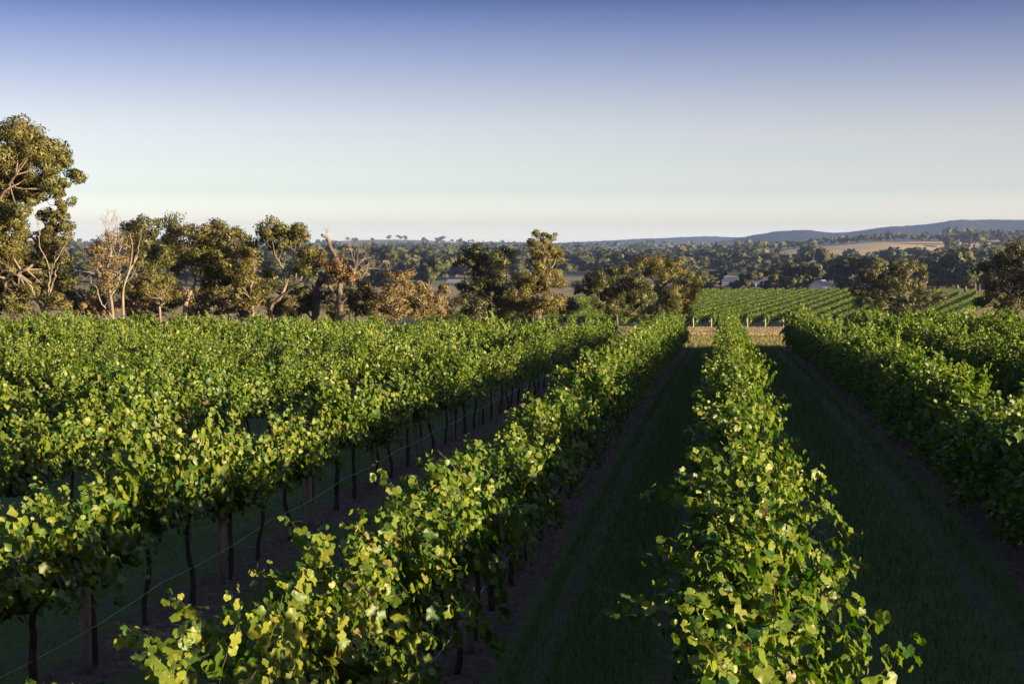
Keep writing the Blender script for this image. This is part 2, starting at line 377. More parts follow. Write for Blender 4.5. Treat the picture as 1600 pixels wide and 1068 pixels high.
def leaf_batch(pos, tip, nor, size, kind, pick):
    """all leaves as one vertex/triangle block"""
    nor = unit(nor); tip = unit(tip - nor * np.sum(tip * nor, -1, keepdims=True)); U = np.cross(tip, nor)
    Vs, Ts, n0 = [], [], 0
    for k in range(NT):
        sel = np.nonzero(pick == k)[0]
        if not len(sel): continue
        V, T = LT[kind][k]
        W = pos[sel][:, None] + size[sel][:, None, None] * (V[None, :, 0:1] * U[sel][:, None] + V[None, :, 1:2] * tip[sel][:, None] + V[None, :, 2:3] * nor[sel][:, None])
        Vs.append(W.reshape(-1, 3)); Ts.append((T[None] + (np.arange(len(sel)) * len(V))[:, None, None] + n0).reshape(-1, 3)); n0 += len(sel) * len(V)
    return np.concatenate(Vs), np.concatenate(Ts)

VS = 1.25     # vine spacing along the row
def grow_shoot(rng, p0, d0, length, droop, wild=.10, step=.055):
    n_ = max(4, int(length / step)); P = [np.array(p0, float)]; d = unit(np.array(d0, float))
    for i in range(n_):
        d = unit(d + np.array([0, 0, -droop * (i / n_)]) + rng.normal(0, wild, 3)); P.append(P[-1] + d * step)
    return np.array(P)
def shoot_leaves(rng, P, big=.135, lat=1.0):
    """leaf frames along a shoot"""
    n_ = len(P); T = unit(np.gradient(P, axis=0)); pos, tip, nor, size = [], [], [], []
    for i in range(1, n_):
        t = i / (n_ - 1)
        k = 1 + (rng.random() < .95 * lat * (1 - .25 * t)) + (rng.random() < .55 * lat * (1 - t)) + (t > .75)
        for j in range(k):
            side = unit(np.cross(T[i], rng.normal(0, 1, 3))) * (1 if (i + j) % 2 else -1)
            pl = (rng.uniform(.03, .09) if j == 0 else rng.uniform(.05, .17)) * (1 - .55 * t)
            b = P[i] + side * pl + np.array([0, 0, -.01])
            outw = np.array([np.sign(b[0]) * min(1, abs(b[0]) * 3.0), 0, 0])
            nn = outw * .35 + np.array([.52, -.22, .36]) + side * .40 + rng.normal(0, .42, 3)
            tt = np.array([0, 0, -.75]) + side * .55 + outw * .25 + rng.normal(0, .35, 3)
            pos.append(b); tip.append(tt); nor.append(nn)
            size.append(big * (1.0 - .52 * t ** 2.5) * rng.uniform(.6, 1.22) * (1 if j == 0 else .78))
    return [np.array(a) for a in (pos, tip, nor, size)]
def vine_shoots(rng, n=34, tall=1.0, style='full'):
    """style: full = foliage from knee height up, high = clear trunks below, skirt = hanging low"""
    sh = []; pd = {'full': .34, 'high': .38, 'skirt': .36}[style]
    for k in range(n):
        wy = 1.12 if style == 'skirt' else 1.0; y = ((k + rng.uniform(.1, .9)) / n - .5) * VS * wy
        sd = 1 if k % 2 else -1
        lean = abs(rng.normal(.18, .26)) * sd
        L = rng.uniform(.72, 1.14) * tall; dr = rng.uniform(.03, .16)
        if style == 'high': L *= .92
        if rng.random() < pd:
            lean = sd * rng.uniform(.7, 1.6); L = rng.uniform(.55, 1.0); dr = rng.uniform(.3, .62)
            if style == 'high': L = rng.uniform(.5, .9); dr = rng.uniform(.28, .55)
        sh.append(grow_shoot(rng, (rng.normal(0, .05), y, 1.0 + rng.normal(0, .06)), (lean, rng.normal(0, .28), 1.0), L, dr))
    if style == 'skirt':
        for k in range(n // 2 + 2):
            sd = 1 if k % 2 else -1
            sh.append(grow_shoot(rng, (sd * .1, rng.uniform(-.6, .6), .95), (sd * rng.uniform(.15, .8), rng.normal(0, .4), -.45), rng.uniform(.55, .95), .14))
    return sh
def vine_mesh(seed, kind='near', n=34, tall=1.0, stick=2, style='full'):
    rng = np.random.default_rng(seed)
    sh = vine_shoots(rng, n, tall, style)
    A = [shoot_leaves(rng, P, .126) for P in sh]
    pos, tip, nor, size = (np.concatenate([a[i] for a in A]) for i in range(4))
    V, T = leaf_batch(pos, tip, nor, size, kind, rng.integers(0, NT, len(pos)))
    mb = MB()
    for P in sh: mb.tube(P[:-3:2], np.linspace(.0045, .0018, len(P[:-3:2])), 4, cap=False)
    for _ in range(stick):                                     # bare reddish cane ends above the hedge
        y = rng.uniform(-.5, .5); P = grow_shoot(rng, (rng.normal(0, .12), y, 1.62), (rng.normal(0, .35), rng.normal(0, .3), 1), rng.uniform(.2, .42), .05, .06)
        mb.tube(P, np.linspace(.005, .0025, len(P)), 4)
    CV = np.concatenate(mb.v); q, t = mb.faces()
    return mesh_np('foliage', np.vstack([V, CV]), [T, q + len(V), t + len(V)], [M['vine'], M['cane']], [0, 1, 1])
def trunk_mesh(seed):
    rng = np.random.default_rng(seed); mb = MB()
    P = spline([(0, 0, -.06), (rng.normal(0, .018), rng.normal(0, .02), .25), (rng.normal(0, .03), rng.normal(0, .035), .6), (0, rng.normal(0, .03), .96)], 12)
    mb.tube(P, np.linspace(.036, .024, 12) * rng.uniform(.8, 1.2), 7, rng, .28)
    return mb.mesh('trunk', M['vine_bark'])
def cordon_mesh(seed):
    rng = np.random.default_rng(seed); mb = MB()
    for s in (-1, 1):
        P = spline([(0, 0, .88), (rng.normal(0, .02), s * .14, .96), (rng.normal(0, .02), s * .38, .95), (rng.normal(0, .02), s * .60, .94)], 10)
        mb.tube(P, np.linspace(.026, .013, 10), 6, rng, .2)
    return mb.mesh('cordon', M['vine_bark'])
FOL = {st: [vine_mesh(100 + 20 * q + k, 'mid', 39, 1 + .05 * ((k % 5) - 2), 1 if k % 3 == 0 else 0, st) for k in range(c)] for q, (st, c) in enumerate((('full', 4), ('high', 5), ('skirt', 3)))}
MID = {st: [vine_mesh(170 + 20 * q + k, 'far', 37, 1 + .05 * ((k % 5) - 2), 0, st) for k in range(c)] for q, (st, c) in enumerate((('full', 5), ('high', 6), ('skirt', 4)))}
def style_of(k): return 'full' if k in (0, -1) else ('skirt' if k > 0 else 'high')
TRK = [trunk_mesh(200 + k) for k in range(8)]; CRD = [cordon_mesh(300 + k) for k in range(6)]
LEAFM = [mesh_np('leaf', LT['near'][k][0], [LT['near'][k][1]], M['vine']) for k in range(NT)]

ORD = 'nearest,second,third,fourth,fifth,sixth,seventh,eighth,ninth,tenth,eleventh,twelfth,thirteenth,fourteenth,fifteenth,sixteenth,seventeenth,eighteenth,nineteenth,twentieth'.split(',')
ROWX = {k: rowx(k) for k in range(-13, 6)}
ROWNAME = {0: 'row between the two grass lanes', -1: 'row left of the grass path', -2: 'second row left of the grass path', -3: 'third row left of the grass path',
           1: 'row right of the right-hand lane', 2: 'second row right of the right-hand lane', 3: 'third row right of the right-hand lane'}
ROWEND = 78.0
rng0 = np.random.default_rng(11)
vines = []
for k, x in ROWX.items():
    nrow = int((ROWEND + 9) / VS)
    for i in range(nrow):
        y = -9 + VS * (i + .5) + rng0.normal(0, .05); xx = x + rng0.normal(0, .03)
        dax = -xx * math.sin(YAW) + y * math.cos(YAW); lat = xx * math.cos(YAW) + y * math.sin(YAW)
        hgt = rng0.normal(.95 if k == -1 and y < 20 else 1.0, .075) + .03 * math.sin(y * .35 + k * 2.1)
        if k == -2: hgt *= 1 + (.12 if y < 13.5 else .10 * float(sstep(20, 12, y)))
        if k < -2: hgt *= 1 + .05 * float(sstep(66, 38, y))
        col = 800 + F * lat / dax if dax > 2 else 9e9
        inview = dax > 5.2 and -60 < col < 1660
        vines.append([k, xx, y, gz(xx, y), hgt, dax, inview])
# how large each shows: rows further out are half hidden by the rows before them
def score(v):
    k, x, y, z, h, d, iv = v
    if not iv: return 0
    hide = 1 if k in (0, -1) else (.9 if k == -2 else (.8 if k == 1 else .55))
    return hide / d ** 1.5
order = sorted(range(len(vines)), key=lambda i: -score(vines[i]))
chosen = set(i for i in order[:300] if vines[i][6])
rowcount = {}
NEARV = []
for i, v in enumerate(vines):
    if i not in chosen: continue
    k, x, y, z, h, d, iv = v
    c = rowcount.get(k, 0); rowcount[k] = c + 1
    rn = ROWNAME.get(k, 'rows further left of the grass path')
    o = empty('grape_vine', (x, y, z), (.04 if i % 3 else -.03)); o.scale = (1, -1 if i % 2 else 1, h)
    if k in ROWNAME and c < 20 and k > -3:
        lab = f'leafy grapevine, {ORD[c]} in the {rn}' if c == 0 else f'leafy grapevine, {ORD[c]} nearest in the {rn}'
    else: lab = f'grapevine among the hedge-like far vines of the {rn}'
    tag(o, lab, 'grapevine', f'vines of the {rn}')
    obj('trunk', TRK[(i * 5) % 8], o); obj('cordon', CRD[(i * 7) % 6], o)
    detailed = (k == 0 and d < 14.6) or (k == -1 and d < 13)
    if detailed: NEARV.append((o, i, k))
    else:
        pool = (FOL if d < 30 else MID)['full' if k == -2 and y < 13.5 else style_of(k)]; f = obj('foliage', pool[(i * 5 + k) % len(pool)], o); f['kind'] = 'stuff'

# near vines: every shoot its own part, its large outer leaves sub-parts
CAMW = Vector((0, 0, ZC))
# long wild shoots seen leaving the row between the lanes (vine y, side, start, direction, length)
WILD = {2: [(1, .0, (1, .05, .28), .72)], 3: [(-1, .1, (-1, .0, .32), .80)], 4: [(1, .1, (.9, .1, .5), .6)], 6: [(-1, .0, (-1, .05, .38), .78)], 7: [(1, .1, (.9, 0, .6), .65)]}
cnt0 = 0
for o, i, k in NEARV:
    rng = np.random.default_rng(900 + i)
    sh = vine_shoots(rng, 39, 1.03)
    for _ in range(2):
        sh.append(grow_shoot(rng, (rng.normal(0, .1), rng.uniform(-.5, .5), 1.35), (rng.normal(0, .4), rng.normal(0, .3), 1), rng.uniform(.5, .75), .06, .07))
    if k == 0:
        flip = 1      # the vine may be turned round
        for sd, yy, dr, L in WILD.get(cnt0, []):
            sh.append(grow_shoot(rng, (.25 * sd * flip, yy, 1.42), (dr[0] * flip, dr[1] * flip, dr[2]), L, .10, .06))
        cnt0 += 1
    mw = Matrix.LocRotScale(o.location, o.rotation_euler, o.scale); cl = mw.inverted() @ CAMW; cl = np.array(cl)
    frames = [shoot_leaves(rng, P, .128) for P in sh]
    pos, tip, nor, size = (np.concatenate([a[j] for a in frames]) for j in range(4))
    own = np.concatenate([np.full(len(a[0]), s) for s, a in enumerate(frames)])
    # the 250 leaves that show largest: outermost towards the camera and the sky
    vis = pos[:, 2] * .9 + np.abs(pos[:, 0]) * .8 + .35 * np.sum(unit(cl - pos) * (pos - np.array([0, 0, 1.4])), -1) + size * 1.5
    top = np.argsort(-vis)[:240]; single = np.zeros(len(pos), bool); single[top] = True
    pick = rng.integers(0, NT, len(pos))
    V, T = leaf_batch(pos[~single], tip[~single], nor[~single], size[~single], 'near', pick[~single])
    f = obj('foliage', mesh_np('foliage', V, [T], M['vine']), o); f['kind'] = 'stuff'
    parts = []
    for P in sh:
        mb = MB(); mb.tube(P[:-1], np.linspace(.0048, .0014, len(P) - 1), 3); parts.append(obj('shoot', mb.mesh('shoot', M['cane']), o))
    nn = unit(nor); tt = unit(tip - nn * np.sum(tip * nn, -1, keepdims=True)); uu = np.cross(tt, nn)
    for j in top:
        lf = obj('leaf', LEAFM[pick[j]], parts[own[j]])
        s = float(size[j]); a, b, c_, p = uu[j] * s, tt[j] * s, nn[j] * s, pos[j]
        lf.matrix_local = Matrix(((a[0], b[0], c_[0], p[0]), (a[1], b[1], c_[1], p[1]), (a[2], b[2], c_[2], p[2]), (0, 0, 0, 1)))

# the other vines of the block, past the 300 that show largest: one mass
rest = [v for i, v in enumerate(vines) if i not in chosen and (v[6] or (v[2] < 30 and -3 <= v[0] <= 4) or (v[5] > 0 and v[0] > 0))]
PV, PT, n0 = [], [], 0
base = {}
for key, nsh, big, lat in (('seen', 22, .195, .22), ('aside', 16, .34, .0)):
    for q, st in enumerate(('full', 'high', 'skirt')):
        base[key, st] = []
        for s in range(5):
            rng = np.random.default_rng(600 + s + 10 * q); sh = vine_shoots(rng, nsh, 1.0, st)
            A = [shoot_leaves(rng, P if key == 'seen' else P[::2], big, lat) for P in sh]; pos, tip, nor, size = (np.concatenate([a[i] for a in A]) for i in range(4))
            V, T = leaf_batch(pos, tip, nor, size, 'far', rng.integers(0, NT, len(pos)))
            mb = MB(); mb.tube([(0, 0, -.05), (.02, .03, .5), (0, 0, .98)], .035, 4, cap=False)
            base[key, st].append((V, T, np.concatenate(mb.v), np.vstack([mb.faces()[0][:, [0, 1, 2]], mb.faces()[0][:, [0, 2, 3]]])))
CV, CT, c0 = [], [], 0
for j, v in enumerate(rest):
    V, T, TV, TT = base['seen' if (v[5] > 3 and -220 < 800 + F * (v[1] * RT[0] + v[2] * RT[1]) / v[5] < 1850) else 'aside', style_of(v[0])][j % 5]; s = -1 if j % 2 else 1; off = np.array([v[1], v[2], v[3]]); sc = np.array([1, s, v[4]])
    PV.append(V * sc + off); PT.append(T + n0); n0 += len(V)
    CV.append(TV * sc + off); CT.append(TT + c0); c0 += len(TV)
PV = np.concatenate(PV); CV = np.concatenate(CV)
me = mesh_np('vine_mass', np.vstack([PV, CV]), [np.concatenate(PT), np.concatenate(CT) + len(PV)], [M['vine'], M['vine_bark']], [0, 1])
tag(obj('grape_vines', me), 'dense mass of further vines behind the nearer rows', 'grapevines', kind='stuff')
print('vines', len(chosen), 'rest', len(rest), 'mass tris', len(me.polygons))

# trellis posts and wires
def post_mesh(h, r, mat, name='trellis_post', seed=0):
    rng = np.random.default_rng(seed); mb = MB()
    P = spline([(0, 0, -.1), (0, 0, h * .5), (rng.normal(0, .01), rng.normal(0, .01), h)], 7)
    mb.tube(P, np.linspace(r * 1.06, r * .96, 7), 10, rng, .035); return mb.mesh(name, mat)
PM = [post_mesh(1.42, .052, M['post'], seed=s) for s in range(3)]
for k, ys in ((-2, 10), (-1, 6), (0, 1), (1, 3)):
    c = 0
    y0 = {-2: 8.95, -1: 6.1, 0: 4.0, 1: 14}[k]
    for j in range(ys):
        y = y0 + j * 3 * VS; x = ROWX[k] + rng0.normal(0, .02)
        if k == 0: continue
        o = obj('trellis_post', PM[(j + k) % 3]); o.location = (x, y, gz(x, y)); o.rotation_euler = (rng0.normal(0, .015), rng0.normal(0, .02), j)
        tag(o, f'grey timber trellis post, {ORD[j]}{"" if j == 0 else " nearest"} in the {ROWNAME[k]}', 'post', 'trellis posts in the vine rows')
for k in (-3, -2, -1, 0, 1, 2):
    mb = MB(); P = []
    for j in range(0, 117):
        y = -8 + j * .75; ph = ((y + 8) % (3 * VS)) / (3 * VS)
        P.append((ROWX[k] + .05, y, gz(ROWX[k], y) + .47 - .05 * math.sin(math.pi * ph)))
        if y > ROWEND: break
    mb.tube(P, .005, 4)
    tag(obj('irrigation_wire', mb.mesh('irrigation_wire', M['wire'])), f'thin pale wire strung low along the {ROWNAME[k]}', 'wire', 'low wires of the vine rows')

# ------------------------------------------------------------------ grass and litter
def blades(name, label, n, rngs, xf, yf, hf, wf, mat, lean=.5, cat='grass'):
    rng = np.random.default_rng(rngs); x, y = xf(rng, n), yf(rng, n)
    x, y = x[:n], y[:n]; z = ground(x, y); sc = np.clip(y / 14, .8, 3.2) ** .7
    h = hf(rng, len(x)) * sc ** .6; wd = wf(rng, len(x)) * sc; a = rng.uniform(0, 2 * math.pi, len(x)); b = rng.uniform(0, 2 * math.pi, len(x)); ln = rng.uniform(0, lean, len(x)) * h
    P = np.stack([x, y, z], -1); U = np.stack([np.cos(a), np.sin(a), 0 * a], -1) * wd[:, None]
    L = np.stack([np.cos(b) * ln, np.sin(b) * ln, 0 * a], -1)
    up = np.stack([0 * a, 0 * a, h], -1)
    V = np.stack([P - U, P + U, P + up + L], 1).reshape(-1, 3)
    me = mesh_np(name, V, [np.arange(len(x))[:, None] * 3 + np.array([0, 1, 2])], mat)
    return tag(obj(name, me), label, cat, kind='stuff')
GM = leaf_mat('grass_blade', [(0, (.05, .105, .027)), (.6, (.085, .15, .04)), (.9, (.14, .165, .06)), (1, (.22, .18, .09))], .25, (1.3, 1.2, .6), .6, .25)
LM = leaf_mat('dry_litter', [(0, (.08, .055, .038)), (.5, (.16, .11, .075)), (1, (.28, .20, .13))], .1, (1, 1, 1), .85, .1)
def lane_x(rng, n):
    k = rng.choice([-3, -2, -1, 0, 1], n, p=[.08, .17, .4, .25, .1]); u = .55 + 1.9 * rng.random(n)
    bad = (np.abs(np.abs(u - 1.5) - .64) < .13) & (rng.random(n) < .7); u = np.where(bad, 1.5 + rng.normal(0, .25, n), u)
    a = np.array([rowx(q) for q in k]); b = np.array([rowx(q + 1) for q in k])
    return a + (b - a) * u / 3
def lane_y(rng, n): return 4.5 * (82 / 4.5) ** rng.random(n)
blades('grass', 'shaded green grass of the lanes between the vine rows', 140000, 21, lane_x, lane_y, lambda r, n: r.uniform(.04, .13, n), lambda r, n: r.uniform(.003, .006, n), GM, .9)
def lit_x(rng, n): return np.array([rowx(q) for q in rng.choice([-3, -2, -1, 0, 1, 2], n, p=[.08, .2, .3, .17, .2, .05])]) + rng.normal(0, .33, n)
blades('dry_litter', 'brown dry stalks and litter in strips under the vines', 40000, 22, lit_x, lane_y, lambda r, n: r.uniform(.03, .10, n), lambda r, n: r.uniform(.003, .006, n), LM, 2.2, 'litter')
def head_x(rng, n): return rng.uniform(-25, 30, n)
def head_y(rng, n): return 79 + 70 * rng.random(n) ** 1.5
HM = leaf_mat('headland_grass', [(0, (.06, .08, .02)), (.6, (.12, .125, .04)), (1, (.26, .20, .10))], .25, (1.3, 1.2, .6), .6, .25)
blades('headland_grass', 'sunlit grass of the headland beyond the row ends', 45000, 23, head_x, head_y, lambda r, n: r.uniform(.06, .16, n), lambda r, n: r.uniform(.008, .014, n), HM, .9)

DM = leaf_mat('dry_headland_grass', [(0, (.16, .125, .055)), (.6, (.28, .215, .105)), (1, (.40, .31, .17))], .2, (1.1, 1.05, .8), .7, .2)
blades('dry_grass', 'tan dry grass down the slope to the far vineyard', 60000, 24, lambda r, n: r.uniform(-80, 60, n), lambda r, n: 90 + 158 * r.random(n) ** .7, lambda r, n: r.uniform(.08, .2, n), lambda r, n: r.uniform(.008, .016, n), DM, 1.0)
# ------------------------------------------------------------------ trees
def fill_clumps(clumps, rng):
    """extra half-size clumps between neighbours so that the crown closes up"""
    extra = []
    for a in range(len(clumps)):
        for b in range(a):
            (x1, y1, r1), (x2, y2, r2) = clumps[a], clumps[b]; dd = math.hypot(x1 - x2, y1 - y2)
            if dd < 1.15 * (r1 + r2) and rng.random() < .5: extra.append(((x1 + x2) / 2 + rng.normal(0, 2), (y1 + y2) / 2 + rng.normal(0, 2), .55 * (r1 + r2) / 2))
    return list(clumps) + extra
def soft_normals(me, NN):
    """foliage shades as rounded masses rather than as single flat faces"""
    full = np.zeros((len(me.vertices), 3), np.float32); full[:, 2] = 1; full[:len(NN)] = NN
    if len(NN) < len(full):
        vn = np.zeros(len(full) * 3, np.float32); me.vertices.foreach_get('normal', vn); full[len(NN):] = vn.reshape(-1, 3)[len(NN):]
    me.normals_split_custom_set_from_vertices(full)
def leaf_cloud(rng, C, Rr, n, L, squash=.75, jit=.42):
    """hanging leaf faces in a rounded, uneven clump; returns verts and quads"""
    dirs = unit(rng.normal(0, 1, (n, 3)))
    # puffs: the clump surface bulges in a few places
    pf = unit(rng.normal(0, 1, (7, 3)) + np.array([0, 0, .35])); bulge = np.max(dirs @ pf.T, axis=1)
    r = Rr * (.62 + .42 * np.clip(bulge, 0, 1) ** 3) * (rng.random(n) ** .3 + np.abs(rng.normal(0, .10, n)))
    P = C + dirs * r[:, None] * np.array([1, 1, squash])
    nor = unit(dirs * .9 + rng.normal(0, jit, (n, 3))); tp = unit(np.array([0, 0, -.7]) + dirs * .5 + rng.normal(0, .5, (n, 3)))
    tp = unit(tp - nor * np.sum(tp * nor, -1, keepdims=True)); U = np.cross(tp, nor)
    s = L * rng.uniform(.7, 1.35, n)[:, None]
    sn = unit(dirs * .8 + nor * .45)
    return np.stack([P - tp * s * .5, P + U * s * .33, P + tp * s * .5, P - U * s * .33], 1).reshape(-1, 3), np.repeat(sn, 4, axis=0)

def twig_tree(rng, mb, p, d, L, r, depth, spread=.6):
    """bare branching wood"""
    n_ = 5; P = [np.array(p, float)]; dd = unit(np.array(d, float))
    for i in range(n_):
        dd = unit(dd + rng.normal(0, .16, 3) + np.array([0, 0, .04])); P.append(P[-1] + dd * L / n_)
    mb.tube(np.array(P), np.linspace(r, r * .55, n_ + 1), 5 if depth > 1 else 4, cap=False)
    if depth > 0:
        for q in (2, 3, 4, 5):
            if rng.random() < .85: twig_tree(rng, mb, P[q], unit(dd + rng.normal(0, spread, 3)), L * rng.uniform(.5, .72), r * .5, depth - 1, spread)

def tree(name, label, cat, d, trunk, limbs, clumps, leaf='gum', bark='bark', tr=.22, dens=1.0, leafL=.20, seed=0, group=None, bare=(), depthk=.8, rk=1.42):
    rng = np.random.default_rng(seed); clumps = fill_clumps(clumps, rng); leafL = leafL * .73
    bx, by = at(trunk[0][0], d); bz = gz(bx, by)
    root = empty(name, (bx, by, bz)); tag(root, label, cat, group)
    ppm = F / d
    def loc(px, py, dy=0.0):          # picture point -> local metres in the tree's own depth
        x, y = at(px, d); q = np.array([x, y]) + FW * dy
        return np.array([q[0] - bx, q[1] - by, zat(py, d) - bz])
    tp = [loc(*p) for p in trunk]; tp[0] = np.array([tp[0][0], tp[0][1], -.15])
    H = max(.5, tp[-1][2])
    for k in range(1, len(tp)): tp[k] = tp[k] + np.append(FW * rng.normal(0, .08 * H), 0) * (k / len(tp))
    TP = spline(tp, 6 * len(tp)); mb = MB(); mb.tube(TP, np.linspace(tr, tr * .45, len(TP)), 9, rng, .08)
    obj('trunk', mb.mesh('trunk', M[bark]), root)
    nodes = [(p, tr * (1 - .5 * i / len(TP))) for i, p in enumerate(TP)]
    for lm in limbs:
        wd = rng.normal(0, .9) * len(lm) * .4; pts = [loc(px, py, wd * (q / max(1, len(lm) - 1))) for q, (px, py) in enumerate(lm)]
        dist = [np.linalg.norm(pts[0] - n_[0]) for n_ in nodes]; b = nodes[int(np.argmin(dist))]
        pts[0] = b[0]; LP = spline(pts, 5 * len(pts)); mb = MB(); r0 = min(b[1] * .75, tr * .6)
        LP[1:-1] += rng.normal(0, .03, LP[1:-1].shape)
        mb.tube(LP, np.linspace(r0, r0 * .35, len(LP)), 7, rng, .08); obj('limb', mb.mesh('limb', M[bark]), root)
        nodes += [(p, r0 * (1 - .6 * i / len(LP))) for i, p in enumerate(LP)]
    if bare:
        for (px, py, dx, dz, L, r, dep) in bare:
            mb = MB(); p = loc(px, py)
            dist = [np.linalg.norm(p - n_[0]) for n_ in nodes]; p = nodes[int(np.argmin(dist))][0]
            twig_tree(rng, mb, p, (dx * RT[0], dx * RT[1] + rng.normal(0, .3), dz), L, r, dep)
            obj('bare_branch', mb.mesh('bare_branch', M['palebark']), root)
    mb = MB(); VV = []; NN = []
    NP_ = np.array([n_[0] for n_ in nodes])
    for (px, py, rp) in clumps:
        rm = rp / ppm * rk
        c = loc(px, py, rng.normal(0, 1) * depthk * min(2.2, 1.3 * rm + .6))
        cand = NP_ + np.array([0, 0, .6]); k = int(np.argmin(np.linalg.norm(cand - c, axis=1))); a = NP_[k]
        midp = (a + c) / 2 + rng.normal(0, .12 * np.linalg.norm(c - a) + .02, 3) + np.array([0, 0, -.1])
        tw = spline([a, midp, c], 6); r0 = max(.02, min(nodes[k][1] * .55, .09)); mb.tube(tw, np.linspace(r0, r0 * .3, 6), 4, cap=False)
        for _ in range(3):
            e_ = c + unit(rng.normal(0, 1, 3) + np.array([0, 0, .3])) * rm * .75; mb.tube(spline([tw[3], (tw[4] + e_) / 2 + rng.normal(0, .06, 3), e_], 4), np.linspace(r0 * .4, r0 * .12, 4), 3, cap=False)
        nl = int(dens * (120 + 370 * rm * rm) * (.2 / leafL) ** 1.7)
        for q in range(4):             # a clump is several smaller puffs, never one ball
            cc = c + rng.normal(0, .42, 3) * rm * np.array([1, 1, .6])
            v_, n_ = leaf_cloud(rng, cc, rm * rng.uniform(.55, .85), nl // 4, leafL); VV.append(v_); NN.append(unit(n_ + .5 * unit(v_ - c)))
    if mb.n: obj('branches', mb.mesh('branches', M[bark]), root)['kind'] = 'stuff'
    if VV:
        V = np.concatenate(VV); i = np.arange(len(V) // 4)[:, None] * 4
        me = mesh_np('crown', V, [i + np.array([0, 1, 2, 3])], M[leaf]); soft_normals(me, np.concatenate(NN)); obj('crown', me, root)
    return root

tree('gum_tree', 'tallest gum tree with dark olive crown at the left edge', 'tree', 85,
     [(-42, 505), (-38, 430), (-34, 370), (-18, 335)],
     [[(-20, 340), (5, 322), (30, 300), (58, 275)], [(-18, 335), (-10, 290), (10, 250), (30, 225)], [(5, 322), (35, 312), (65, 312)], [(-36, 400), (0, 385), (30, 372), (60, 360)], [(-38, 440), (0, 440), (30, 432), (60, 420)], [(-25, 345), (-40, 300), (-50, 250)]],
     [(0, 222, 32), (35, 208, 20), (62, 216, 22), (88, 232, 20), (100, 252, 16), (104, 272, 14), (60, 248, 26), (20, 250, 30), (-25, 240, 40), (98, 296, 12), (72, 284, 20), (35, 290, 26), (-10, 300, 34), (88, 318, 12), (68, 334, 18), (38, 338, 24), (0, 350, 28), (84, 352, 14), (60, 375, 20), (90, 375, 13), (25, 385, 26), (-15, 390, 32), (82, 405, 15), (55, 415, 20), (25, 430, 22), (-10, 435, 30), (92, 440, 12), (70, 455, 16), (40, 465, 20), (5, 470, 26), (-50, 300, 40), (-60, 380, 40), (-40, 460, 30), (95, 470, 14), (78, 340, 16), (92, 402, 14), (98, 428, 12), (60, 440, 18), (30, 408, 22), (50, 300, 20), (10, 280, 26), (75, 262, 18)],
     'gum', 'bark', .42, 1.75, .19, 31, rk=1.3)
tree('gum_tree', 'pale twisted multi-stemmed small gum below the tallest tree', 'tree', 81,
     [(68, 505), (70, 475), (76, 455)], [[(76, 455), (80, 430), (76, 405), (68, 385), (70, 355)], [(72, 470), (90, 440), (102, 418), (118, 402)], [(68, 485), (55, 470), (35, 466), (0, 468)], [(66, 490), (52, 460), (40, 440), (15, 428)], [(80, 430), (90, 410), (96, 395)]],
     [(92, 465, 12), (100, 480, 13), (50, 480, 12), (20, 482, 14)], 'gold', 'palebark', .13, .8, .17, 32, bare=[(118, 402, .6, .8, 1.1, .025, 2), (70, 360, .1, 1, 1.0, .025, 2), (96, 396, .5, .9, .8, .02, 2), (20, 430, -.6, .6, 1.0, .02, 2)])
tree('dead_tree', 'pale half-dead tree with bare forked stems beside the tallest gum', 'tree', 82,
     [(180, 505), (174, 462), (166, 430), (170, 395), (174, 360)], [[(174, 462), (186, 440), (190, 415), (186, 400)], [(168, 440), (156, 425), (148, 420)], [(180, 490), (160, 470), (154, 440)]],
     [(165, 375, 13), (182, 368, 12), (172, 400, 15), (155, 405, 12), (190, 405, 12), (168, 430, 14), (185, 440, 13), (150, 388, 9)], 'tan', 'palebark', .095, .32, .15, 33,
     bare=[(174, 362, .05, 1, 1.0, .03, 3), (170, 390, -.5, .8, 1.1, .03, 3), (170, 395, .5, .9, 1.2, .03, 3), (150, 421, -.6, .7, .9, .025, 2), (166, 430, -.4, .9, 1.2, .03, 3), (187, 402, .3, 1, 1, .025, 3), (172, 455, .7, .7, 1.2, .03, 3), (155, 442, -.7, .6, 1, .03, 2)])
tree('dead_tree', 'slim pale dead stem with a forked top left of the bushy gums', 'tree', 81,
     [(194, 505), (192, 465), (200, 435), (210, 400)], [[(210, 402), (218, 388), (222, 373)], [(200, 435), (207, 400), (206, 378), (204, 372)]],
     [], 'tan', 'palebark', .085, .3, .15, 34, bare=[(222, 374, .1, 1, .5, .02, 1), (205, 376, -.1, 1, .4, .02, 1), (198, 440, .7, .8, .9, .02, 2)])
tree('gum_tree', 'dark green gum standing behind the dead trees', 'tree', 101,
     [(230, 505), (229, 450), (230, 405)], [[(230, 410), (215, 385), (200, 368)], [(230, 405), (250, 380), (265, 360)], [(229, 430), (250, 405), (268, 395)]],
     [(198, 362, 14), (218, 356, 16), (238, 354, 16), (258, 352, 15), (272, 358, 13), (282, 366, 8), (230, 378, 18), (255, 380, 16), (272, 392, 13), (208, 388, 15), (245, 402, 16), (225, 410, 15)], 'gumdark', 'darkbark', .2, 1.0, .2, 35)
